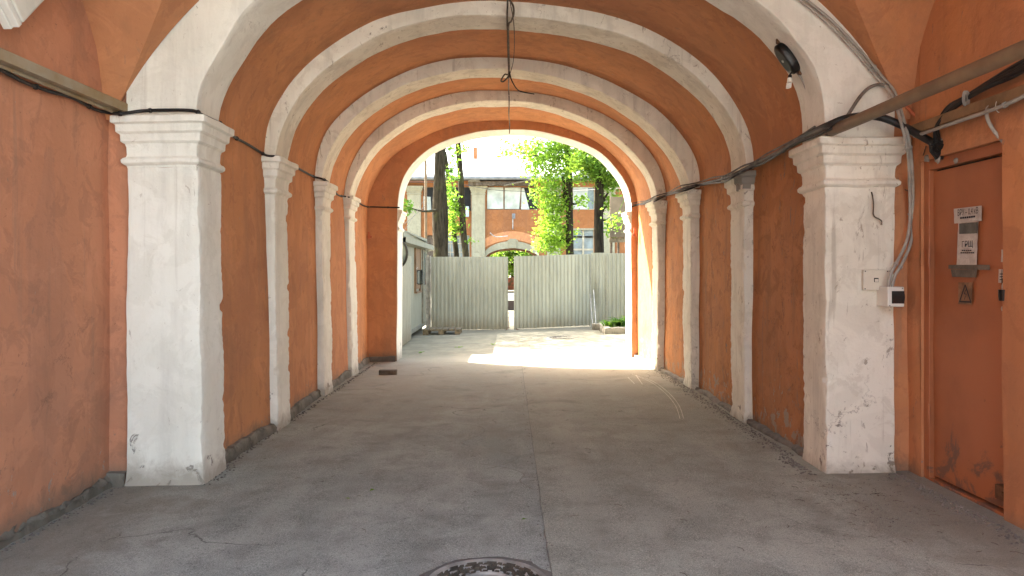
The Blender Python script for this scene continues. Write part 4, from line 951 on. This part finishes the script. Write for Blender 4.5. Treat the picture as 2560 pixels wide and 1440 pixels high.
# truck mirror
P = at(1050, 693, 18.6)
t = tag(empty('vehicle_mirror', P), 'black framed lorry mirror mounted beside the cabin window', 'mirror')
def rr(hw, hh, cr, n=6):
    o = []
    for cx, cz, a0 in ((hw-cr, hh-cr, 0), (-hw+cr, hh-cr, 90), (-hw+cr, -hh+cr, 180), (hw-cr, -hh+cr, 270)):
        for k_ in range(n+1): a = R(a0+90*k_/n); o.append((cx+cr*math.cos(a), cz+cr*math.sin(a)))
    return o
m = MB(); o_ = rr(.078, .185, .04); rows = [[P+Vector((x*s_, y_, z*s2)) for x, z in o_] for s_, s2, y_ in ((.8, .9, .03), (1, 1, .02), (1, 1, -.012), (.9, .95, -.02), (.80, .90, -.012), (.79, .89, -.006))]
m.quadgrid(rows, True); m.poly(rows[0]); m.build('housing', M['black'], t, 50)
m = MB(); m.poly([P+Vector((x*.80, -.008, z*.90)) for x, z in o_]); m.build('mirror_face', M['mirror'], t)
m = MB(); m.tube([P+Vector((0, .02, .1)), P+Vector((-.10, .06, .2)), Vector((CX+.03, 18.9, P.z+.25))], .010, 6); m.tube([P+Vector((0, .02, -.1)), Vector((CX+.03, 18.8, P.z-.18))], .010, 6); m.build('bracket', M['galv'], t, 60)
# pallet
P = Vector((X(1106, 19.5), 19.5, fz(-1.7)+.006)); t = tag(empty('pallet', P), 'worn wooden pallet on the ground in front of the left gate leaf', 'pallet')
rz = Matrix.Rotation(.0, 3, 'Z')
Wd, Dp = .47, .40
for k_ in range(6):
    x = -Wd+.16*k_+.005*k_; m = MB(); m.box((P.x+x, P.y-Dp, P.z+.122), (P.x+x+.135, P.y+Dp, P.z+.142)); m.build('deck_board', M['wood'], t, None, .003)
for q, y_ in enumerate((-Dp, -.05, Dp-.1)):
    m = MB(); m.box((P.x-Wd, P.y+y_, P.z+.100), (P.x+Wd+.02, P.y+y_+.1, P.z+.120)); m.build('stringer_board', M['wood'], t, None, .002)
    for x in (-Wd, -.07, Wd-.12):
        m = MB(); m.box((P.x+x, P.y+y_, P.z), (P.x+x+.14, P.y+y_+.1, P.z+.099)); m.build('block', M['wood'], t, None, .003)
# planter
t = tag(empty('flower_bed', (3.3, 19.5, 0)), 'raised bed edged with rough kerb stones at the right jamb', 'flower bed')
KX, KY = X(1512, 18.6), 18.5
def stone(m, a, b, h, seed):
    a, b = Vector(a), Vector(b); L = (b-a).length; u = (b-a).normalized(); nn = Vector((-u.y, u.x, 0)); n = 6; rows = []
    for i in range(n+1):
        c_ = a+u*L*i/n; c_.z = 0; ring = []
        for dx, dz in ((0, -.05), (-.005, h*.5), (.01, h), (.09, h+.01), (.17, h), (.18, -.05)): ring.append(wob(c_+nn*dx+Vector((0, 0, fz(c_.x)+dz)), .022, 6, seed))
        rows.append(ring)
    m.quadgrid(rows); m.poly([tuple(p) for p in rows[0]]); m.poly([tuple(p) for p in rows[-1]])
for i, (a, b) in enumerate((((KX, KY, 0), (KX+.85, KY-.02, 0)), ((KX+.87, KY-.02, 0), (KX+1.8, KY, 0)), ((X(1497, 20.6), 20.6, 0), (KX-.05, KY+.95, 0)), ((KX-.05, KY+.93, 0), (KX-.005, KY+.02, 0)))):
    m = MB(); stone(m, a, b, .17, i)
    m.build('kerb_stone', M['stone'], t, 40)
m = MB(); m.quadgrid([[wob((KX+.05+2*i/10, KY+.1+2.3*j/10, .15), .03, 4) for i in range(11)] for j in range(11)]); m.build('soil', M['soil'], t)
def plant(cx, cy_, n, hgt, lab, mat, dd=.45, sp=.5):
    m = MB()
    for _ in range(n):
        a = random.uniform(0, 6.28); L = random.uniform(.5, 1)*hgt; u = Vector((math.cos(a), math.sin(a), 0)); sd_ = Vector((-u.y, u.x, 0)); o_ = Vector((cx+random.gauss(0, .06), cy_+random.gauss(0, .06), .15)); pr_ = None; rows = []
        for k_ in range(6):
            q = k_/5; p = o_+u*L*sp*q*q*1.5+Vector((0, 0, L*(q*1.2-q*q*.65))); wd = .022*math.sin(math.pi*min(.97, q*.85+.12)); rows.append([p-sd_*wd, p+Vector((0, 0, -wd*.5)), p+sd_*wd])
        m.quadgrid(rows)
    return tag(m.build('leafy_plant', mat, None, 60), lab, 'plant', 'plants in the raised bed')
plant(X(1522, 19.2), 19.2, 46, .38, 'bushy light green clump at the left end of the raised bed', M['leaf'])
plant(X(1548, 19.3), 19.3, 60, .50, 'taller dark green leafy clump in the raised bed by the jamb', M['leaf_dark'])
plant(X(1575, 19.9), 19.9, 60, .5, 'leafy clump half hidden behind the right jamb', M['leaf'])
# gate stop block and leaning bar
P = at(1488, 825, 20.1); t = tag(empty('gate_stop', P), 'dark concrete gate stop block with a leaning steel bar', 'gate stop')
m = MB(); m.box((P.x-.08, P.y-.12, -.02), (P.x+.17, P.y+.15, .20)); m.build('block', M['stone'], t, None, .02)
m = MB(); m.tube([P+Vector((.02, -.05, .1)), at(1484, 725, 20.9)], .016, 8); m.tube([P+Vector((-.06, .05, .1)), at(1475, 735, 20.9)], .012, 8); m.build('steel_bar', M['galv'], t, 60)
# tall weathered notice board right
d = 23.5; t = tag(empty('timber_board', (X(1545, d), d, 0)), 'tall stained brown board on timber rails behind the right fence', 'board')
m = MB(); m.box((X(1525, d), d, Zp(593, d)), (X(1590, d), d+.05, Zp(492, d))); m.build('panel', M['board'], t, None, .005)
m = MB(); m.box((X(1524, d), d+.06, Zp(606, d)), (X(1590, d), d+.12, Zp(594, d)), rot=Matrix.Rotation(-.02, 3, 'Y'), org=(X(1524, d), d, Zp(600, d))); m.build('rail', M['wood'], t)
m = MB()
for x in (1527, 1545, 1570): m.box((X(x, d), d+.13, 0), (X(x, d)+.07, d+.20, Zp(560, d)))
m.build('post', M['wood_dark'], t)
# thin pole with stay wires, left
d = 24; t = tag(empty('thin_pole', (X(1064, d), d, 0)), 'thin rusty pole rising behind the cabin', 'pole')
m = MB(); m.tube([(X(1065, d), d, 0), (X(1064, d), d, Zp(395, d))], .045, 8); m.build('shaft', M['pipe'], t)
m = MB(); m.tube([at(1062, 515, d), at(1030, 545, 23), at(1003, 565, 21)], .007, 5); m.tube([at(1067, 490, d), at(1010, 577, 21)], .006, 5); m.build('stay_wire', M['cable_grey'], t, 60)

# ---------------- trees
def limbs(m, base, top, r0, r1, bends=4, seed=0, flare=True):
    pts = []; n = 14
    for i in range(n+1):
        q = i/n; p = Vector(base).lerp(Vector(top), q)+Vector((noise.noise(Vector((q*3, seed, 0))), noise.noise(Vector((q*3, seed, 9))), 0))*.12*math.sin(math.pi*q)
        pts.append(p)
    rs = [r0+(r1-r0)*(i/n)+(r0*.35*max(0, 1-i/1.5) if flare else 0) for i in range(n+1)]
    m.tube(pts, rs, 14); return pts
def crown(m, blobs, size, dens=1.0):
    for (cx, cy_, cz, rx, ry, rz_, n) in blobs:
        n = int(n*dens); cl = max(1, n//26)
        for _ in range(cl):
            while True:
                q = Vector((random.uniform(-1, 1), random.uniform(-1, 1), random.uniform(-1, 1)))
                if .05 < q.length < 1: break
            c_ = Vector((cx+q.x*rx, cy_+q.y*ry, cz+q.z*rz_)); cr = random.uniform(.18, .42)*min(1, max(rx, .5))
            for _ in range(26):
                p = c_+Vector((random.gauss(0, cr), random.gauss(0, cr), random.gauss(-.1*cr, cr*.6))); leaf_quad(m, p, size*random.uniform(.6, 1.3))
def tree(lab, base, top, r0, r1, blobs, mat, bark, size, extra=(), seed=0, twigs=True):
    t = tag(empty('tree', base), lab, 'tree', 'trees in the courtyard')
    m = MB(); P = limbs(m, base, top, r0, r1, seed=seed)
    for a, b, ra, rb in extra: limbs(m, a, b, ra, rb, seed=seed+1, flare=False)
    for bl in blobs:
        c_ = Vector(bl[:3]); q = min(P, key=lambda p: (p-c_).length)
        if twigs and (q-c_).length > .2:
            mid_ = (q+c_)/2+Vector((0, 0, -.1)); m.tube(smoothpts([q, mid_, c_], 3), [.05, .045, .04, .032, .026, .02, .012], 6)
    m.build('trunk', bark, t, 60)
    m = MB(); crown(m, blobs, size); m.build('crown', mat, t)
    return t
def B(px, py, d, rpx, rpy, n, ry=.8): p = at(px, py, d); return (p.x, p.y, p.z, rpx*d/F, ry, rpy*d/F, n)
def g(px, d): return Vector((X(px, d), d, -.02))
tree('thickest dark tree trunk, left of the courtyard with a paler twin stem', g(1097, 25), at(1100, 250, 25), .235, .17,
     [(-6.3, 25.2, 9.0, 2.8, 2.6, 1.1, 12000), (-6.0, 21.8, 9.0, 2.5, 1.8, .8, 4600), (-3.2, 24.6, 8.8, 1.5, 2.0, 1.0, 2500), (-3, 27.5, 10.5, 3, 2.0, 1.6, 2500), B(1128, 420, 26, 14, 60, 260, .3), B(1012, 515, 22, 9, 16, 90, .2)],
     M['leaf'], M['bark'], .14, [(g(1116, 25.6), at(1104, 300, 25.8), .13, .09)], 1)
tree('slim grey leaning tree left of centre with bright shoots', g(1172, 27), at(1140, 250, 27), .13, .10,
     [B(1132, 520, 27, 11, 65, 700, .3), B(1136, 575, 27, 10, 30, 300, .25), B(1150, 370, 27, 22, 22, 140, .4), B(1172, 600, 27, 6, 14, 40, .2), (-1.6, 27, 9.6, 2.6, 2.2, 1.5, 1800)],
     M['leaf_young'], M['bark'], .115, [(g(1158, 27.3), at(1112, 380, 27.5), .12, .07)], 5)
tree('straight grey tree right of centre wrapped in bright yellow-green shoots', g(1428, 28), at(1421, 395, 28), .165, .12,
     [B(1388, 560, 28, 36, 70, 1900, .7), B(1368, 600, 28, 38, 30, 700, .5), B(1372, 490, 28, 44, 40, 1100, .7), B(1385, 420, 28, 70, 45, 2400, 1.), B(1350, 375, 28, 70, 30, 1500, 1.), B(1455, 500, 28, 16, 14, 130, .4), B(1425, 350, 28, 50, 40, 1500, 1.), B(1268, 372, 28, 34, 22, 120, .6), (2.0, 28, 8.6, 3.0, 2.4, 1.8, 3000)],
     M['leaf_young'], M['bark'], .125, [(at(1421, 400, 28), at(1405, 250, 28), .11, .06), (at(1412, 520, 28.2), at(1408, 440, 28.3), .07, .06)], 8)
tree('black-barked tree at right with stubby side branches', g(1497, 26), at(1500, 300, 26), .185, .14,
     [B(1500, 400, 26, 55, 45, 2600, 1.), B(1525, 450, 26, 34, 26, 1000, .7), B(1460, 415, 26, 40, 40, 1000, .8), B(1530, 540, 26.5, 14, 60, 500, .4), (2.6, 25, 9.3, 1.8, 1.8, 1.3, 1800), (5, 27, 9.5, 3, 2.6, 1.8, 2000)],
     M['leaf'], M['bark_dark'], .13, [(at(1505, 505, 26), at(1522, 480, 26), .05, .03), (at(1503, 530, 26), at(1517, 515, 26), .045, .03), (at(1495, 430, 26), at(1465, 405, 26), .06, .04)], 12)
# hanging spray close to the right jamb
m = MB(); crown(m, [B(1545, 540, 17.5, 15, 20, 120, .12)], .10); m.tube([at(1560, 500, 17.6), at(1548, 525, 17.5), at(1540, 548, 17.5)], .006, 5)
tag(m.build('leafy_branch', M['leaf']), 'small leafy spray hanging beside the right jamb of the exit', 'branch')

# ---------------- far courtyard building
FD = 55.0; FX = lambda px: X(px, FD); FZ = lambda py: Zp(py, FD)
t = tag(empty('courtyard_building', (0, FD, 0)), 'two-storey orange building with cream pilasters across the courtyard', 'building')
ops = [(FX(1058), FX(1178), FZ(527), FZ(467)), (FX(1217), FX(1345), FZ(524), FZ(467)), (FX(1432), FX(1487), FZ(524), FZ(467)), (FX(1113), FX(1174), 1.2, FZ(588)), (FX(1432), FX(1485), 1.4, FZ(572)), (FX(1213), FX(1347), -.1, FZ(620)), (FX(1062), FX(1090), 1.2, FZ(588)), (8.6, 12.4, FZ(527), FZ(467)), (-14, -8.2, FZ(527), FZ(467))]
def wallholes(x0, x1, z0, z1, y, th, ops):
    m = MB(); xs = sorted({x0, x1, *[o[0] for o in ops], *[o[1] for o in ops]}); zs = sorted({z0, z1, *[o[2] for o in ops if o[2] > z0], *[o[3] for o in ops]})
    for i in range(len(xs)-1):
        for j in range(len(zs)-1):
            cx, cz = (xs[i]+xs[i+1])/2, (zs[j]+zs[j+1])/2
            if any(o[0] < cx < o[1] and o[2] < cz < o[3] for o in ops): continue
            m.poly([(xs[i], y, zs[j]), (xs[i+1], y, zs[j]), (xs[i+1], y, zs[j+1]), (xs[i], y, zs[j+1])])
    for a, b, c_, d_ in ops:
        for q in (((a, c_), (a, d_)), ((b, c_), (b, d_)), ((a, d_), (b, d_)), ((a, c_), (b, c_))): m.poly([(q[0][0], y, q[0][1]), (q[1][0], y, q[1][1]), (q[1][0], y+th, q[1][1]), (q[0][0], y+th, q[0][1])])
    return m
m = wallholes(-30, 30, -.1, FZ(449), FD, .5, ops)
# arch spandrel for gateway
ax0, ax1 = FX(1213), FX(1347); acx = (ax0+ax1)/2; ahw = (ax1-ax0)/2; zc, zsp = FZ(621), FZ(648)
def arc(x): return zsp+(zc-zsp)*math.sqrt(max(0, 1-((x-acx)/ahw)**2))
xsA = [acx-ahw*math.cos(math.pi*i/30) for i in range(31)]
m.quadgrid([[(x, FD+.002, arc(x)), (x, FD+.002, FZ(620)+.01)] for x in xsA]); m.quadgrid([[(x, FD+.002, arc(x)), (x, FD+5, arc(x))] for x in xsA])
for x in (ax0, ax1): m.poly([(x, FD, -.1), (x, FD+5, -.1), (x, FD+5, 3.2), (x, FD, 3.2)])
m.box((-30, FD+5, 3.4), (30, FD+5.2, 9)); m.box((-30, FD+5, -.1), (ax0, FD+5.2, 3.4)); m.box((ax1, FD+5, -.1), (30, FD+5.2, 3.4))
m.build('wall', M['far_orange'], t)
m = MB(); m.quadgrid([[(x, FD-.06, arc(x)), (x, FD-.06, zsp+(FZ(603)-zsp)*math.sqrt(max(0, 1-((x-acx)/(ahw+.25))**2))+.0)] for x in xsA]); m.quadgrid([[(x, FD-.06, arc(x)), (x, FD+.0, arc(x))] for x in xsA])
m.box((FX(1273), FD-.14, FZ(620)), (FX(1291), FD-.02, FZ(597))); m.box((FX(1269), FD-.11, FZ(606)), (FX(1295), FD-.02, FZ(600)))
m.build('arch_surround', M['far_white'], t)
m = MB(); m.quadgrid([[(x, FD-.03, FZ(578)+(-(abs(x-acx)/ahw)**2)*.55), (x, FD-.03, FZ(600)+(-(abs(x-acx)/ahw)**2)*.55)] for x in [acx-ahw-.05+(2*ahw+.1)*i/24 for i in range(25)]]); m.build('arch_panel', M['orange'], t)
for cxp in (1036, 1196, 1384, 1519, 876, 1640):
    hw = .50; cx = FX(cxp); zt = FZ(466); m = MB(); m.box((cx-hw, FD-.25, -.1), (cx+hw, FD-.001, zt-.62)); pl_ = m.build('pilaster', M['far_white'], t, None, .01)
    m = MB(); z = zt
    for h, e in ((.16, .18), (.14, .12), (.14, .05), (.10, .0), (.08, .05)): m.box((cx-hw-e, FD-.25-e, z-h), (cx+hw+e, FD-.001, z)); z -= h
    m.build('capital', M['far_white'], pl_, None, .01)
# windows
def win(a, mats, parts=()):
    x0, x1, z0, z1 = a; m = MB(); m.box((x0, FD+.20, z0), (x1, FD+.24, z1)); return m.build('window', mats, t)
def bars(parent, a, nx, nz_, mat, wd=.09, dy=.12):
    x0, x1, z0, z1 = a; m = MB()
    for i in range(nx+1): x = x0+(x1-x0)*i/nx; m.box((x-wd/2, FD+dy, z0), (x+wd/2, FD+dy+.06, z1))
    for j in range(nz_+1): z = z0+(z1-z0)*j/nz_; m.box((x0, FD+dy+.005, z-wd/2), (x1, FD+dy+.055, z+wd/2))
    m.build('window_frame', mat, parent)
def filmsheet(parent, quad, seed):
    A, Bq, C_, D_ = [Vector((FX(x), FD+.10, FZ(y))) for x, y in quad]; m = MB(); rows = []
    for i in range(13):
        rows.append([])
        for j in range(17):
            u, v = j/16, i/12; p = (A*(1-u)+Bq*u)*(1-v)+(D_*(1-u)+C_*u)*v; p.y -= .06*noise.noise(Vector((p.x*2+v*2, p.z*1.5, seed))); rows[-1].append(p)
    m.quadgrid(rows); m.build('plastic_sheet', M['film'], parent, 80)
w1 = win(ops[0], M['blackwindow']); bars(w1, ops[0], 3, 1, M['wood_dark'], .12); filmsheet(w1, [(1058, 490), (1076, 492), (1078, 527), (1059, 527)], 1)
w2 = win(ops[1], M['blackwindow']); bars(w2, ops[1], 3, 1, M['wood_warm'], .10, .14)
filmsheet(w2, [(1218, 468), (1258, 468), (1258, 522), (1218, 522)], 2); filmsheet(w2, [(1262, 469), (1302, 468), (1298, 522), (1262, 522)], 3); filmsheet(w2, [(1304, 470), (1310, 470), (1324, 524), (1303, 523)], 4)
w3 = win(ops[2], M['glass']); bars(w3, ops[2], 2, 1, M['frame'], .12); filmsheet(w3, [(1433, 468), (1470, 468), (1470, 523), (1433, 523)], 5)
w4 = win(ops[3], M['glass']); bars(w4, ops[3], 5, 5, M['frame'], .05)
w5 = win(ops[4], M['glass']); bars(w5, (ops[4][0], ops[4][1], ops[4][2], FZ(592)), 2, 3, M['frame'], .13); bars(w5, (ops[4][0], ops[4][1], FZ(592), ops[4][3]), 2, 1, M['frame'], .12)
m = MB(); m.box((FX(1430), FD-.05, FZ(575)), (FX(1487), FD-.001, FZ(571))); m.build('window_head', M['far_white'], w5)
w6 = win(ops[6], M['wood_dark']); win(ops[7], M['glass']); win(ops[8], M['blackwindow'])
# roof, gutter, broken soffit
m = MB(); rows = [[(x, FD-.9, FZ(443)), (x, FD+6.2, Zp(386, FD+6.2))] for x in [-30+.6*i for i in range(101)]]; m.quadgrid(rows)
for i in range(0, 101, 1):
    x = -30+.6*i; m.quadgrid([[(x-.015, FD-.9, FZ(443)+.005), (x, FD-.9, FZ(443)+.06), (x+.015, FD-.9, FZ(443)+.005)], [(x-.015, FD+6.2, Zp(386, FD+6.2)+.005), (x, FD+6.2, Zp(386, FD+6.2)+.06), (x+.015, FD+6.2, Zp(386, FD+6.2)+.005)]])
m.quadgrid([[(-30, FD+6.2, Zp(386, FD+6.2)), (-30, FD+13, 8.5)], [(30, FD+6.2, Zp(386, FD+6.2)), (30, FD+13, 8.5)]])
rf = m.build('roof', M['roofmetal'], t)
m = MB(); m.tube([(-30, FD-.95, FZ(449)), (30, FD-.95, FZ(449))], .15, 10); m.box((-30, FD-.9, FZ(452)), (30, FD-.001, FZ(452)+.06)); m.build('gutter', M['fascia'], rf, 60)
m = MB(); random.seed(3)
for i in range(26):
    x = FX(1172)+(FX(1328)-FX(1172))*i/25; m.box((x, FD-.85+random.random()*.2, FZ(465)-random.random()*.05), (x+.20, FD-.02, FZ(456)))
m.build('broken_soffit', M['wood_dark'], t)
m = MB(); m.tube([(FX(1260), FD-.95, FZ(468)), (FX(1335), FD-.95, FZ(452))], .06, 5); m.build('loose_batten', M['wood'], t)
m = MB(); m.box((FX(1172), FD-.95, FZ(458)), (FX(1200), FD-.90, FZ(453))); m.build('loose_board', M['wood'], t)
m = MB(); m.box((FX(1165), FD-.5, FZ(543)), (FX(1173), FD-.26, FZ(517))); tag(m.build('wall_unit', M['blueplastic'], None, None, .03), 'pale blue box on the far wall beside the left cream pilaster', 'box')
# street lamp on far wall
t2 = tag(empty('wall_lantern', (FX(1285), FD-.4, FZ(560))), 'small lantern on a short post above the far archway', 'lamp')
m = MB(); m.tube([(FX(1282), FD-.4, FZ(574)), (FX(1282), FD-.4, FZ(546))], .04, 6); m.tube([(FX(1282), FD-.4, FZ(573)), (FX(1282), FD+0, FZ(573))], .04, 6); m.build('bracket', M['galv'], t2)
m = MB(); m.box((FX(1280), FD-.5, FZ(548)), (FX(1288), FD-.3, FZ(535))); m.build('lantern_head', M['fascia'], t2, None, .03)
tubething('overhead_wire', [at(1270, 590, 50), at(1240, 592, 50), at(1225, 582, 50)], .03, M['galv'], 'sagging grey wire on the far wall above the archway', 'wire')
tubething('overhead_wire', [at(1000, 455, 40), at(1130, 458, 45), at(1250, 476, 50), at(1400, 478, 50), at(1560, 470, 45)], .016, M['black'], 'thin black wire crossing in front of the upper far windows', 'wire')
# vegetation seen through the far gateway and behind roof
def mass(name, lab, cx, y, z0, z1, rx, n, mat, size):
    t = tag(empty(name, (cx, y, 0)), lab, 'tree', 'trees beyond the far building'); m = MB(); m.tube([(cx, y, -.1), (cx, y, z0+(z1-z0)*.6)], [.25, .15], 8); m.build('trunk', M['bark'], t)
    m = MB(); crown(m, [(cx, y, (z0+z1)/2, rx, 1.5, (z1-z0)/2, n)], size); m.build('crown', mat, t)
mass('tree', 'leafy tree seen through the far archway', .4, 70, 1.0, 5.0, 3.2, 4200, M['leaf'], .3)
mass('tree', 'treetop showing over the far roof ridge', 1.5, 74, 9, 14.6, 4.0, 3200, M['leaf_young'], .3)
m = MB(); m.box((-2.2, 66, -.1), (3.4, 66.2, 1.1)); tag(m.build('brick_wall', M['graffiti']), 'low red and dark wall glimpsed through the gate gap', 'wall')
m = MB(); m.box((-.5, 31, .40), (.9, 31.3, .68)); m.box((-.5, 31, 0), (.9, 31.3, .39), 1); tag(m.build('barrier', [M['whiteblock'], M['darkblock']]), 'white-topped dark barrier glimpsed through the gap between gate leaves', 'barrier')
# rooftop dormer/vent on far roof
m = MB(); m.box((FX(1176), FD+3, FZ(400)), (FX(1192), FD+4, FZ(382))); m.box((FX(1178), FD+3.2, FZ(382)), (FX(1188), FD+3.8, FZ(350)), 1); tag(m.build('chimney', [M['roofmetal'], M['far_orange']]), 'small brick chimney stack on the pale far roof', 'chimney')
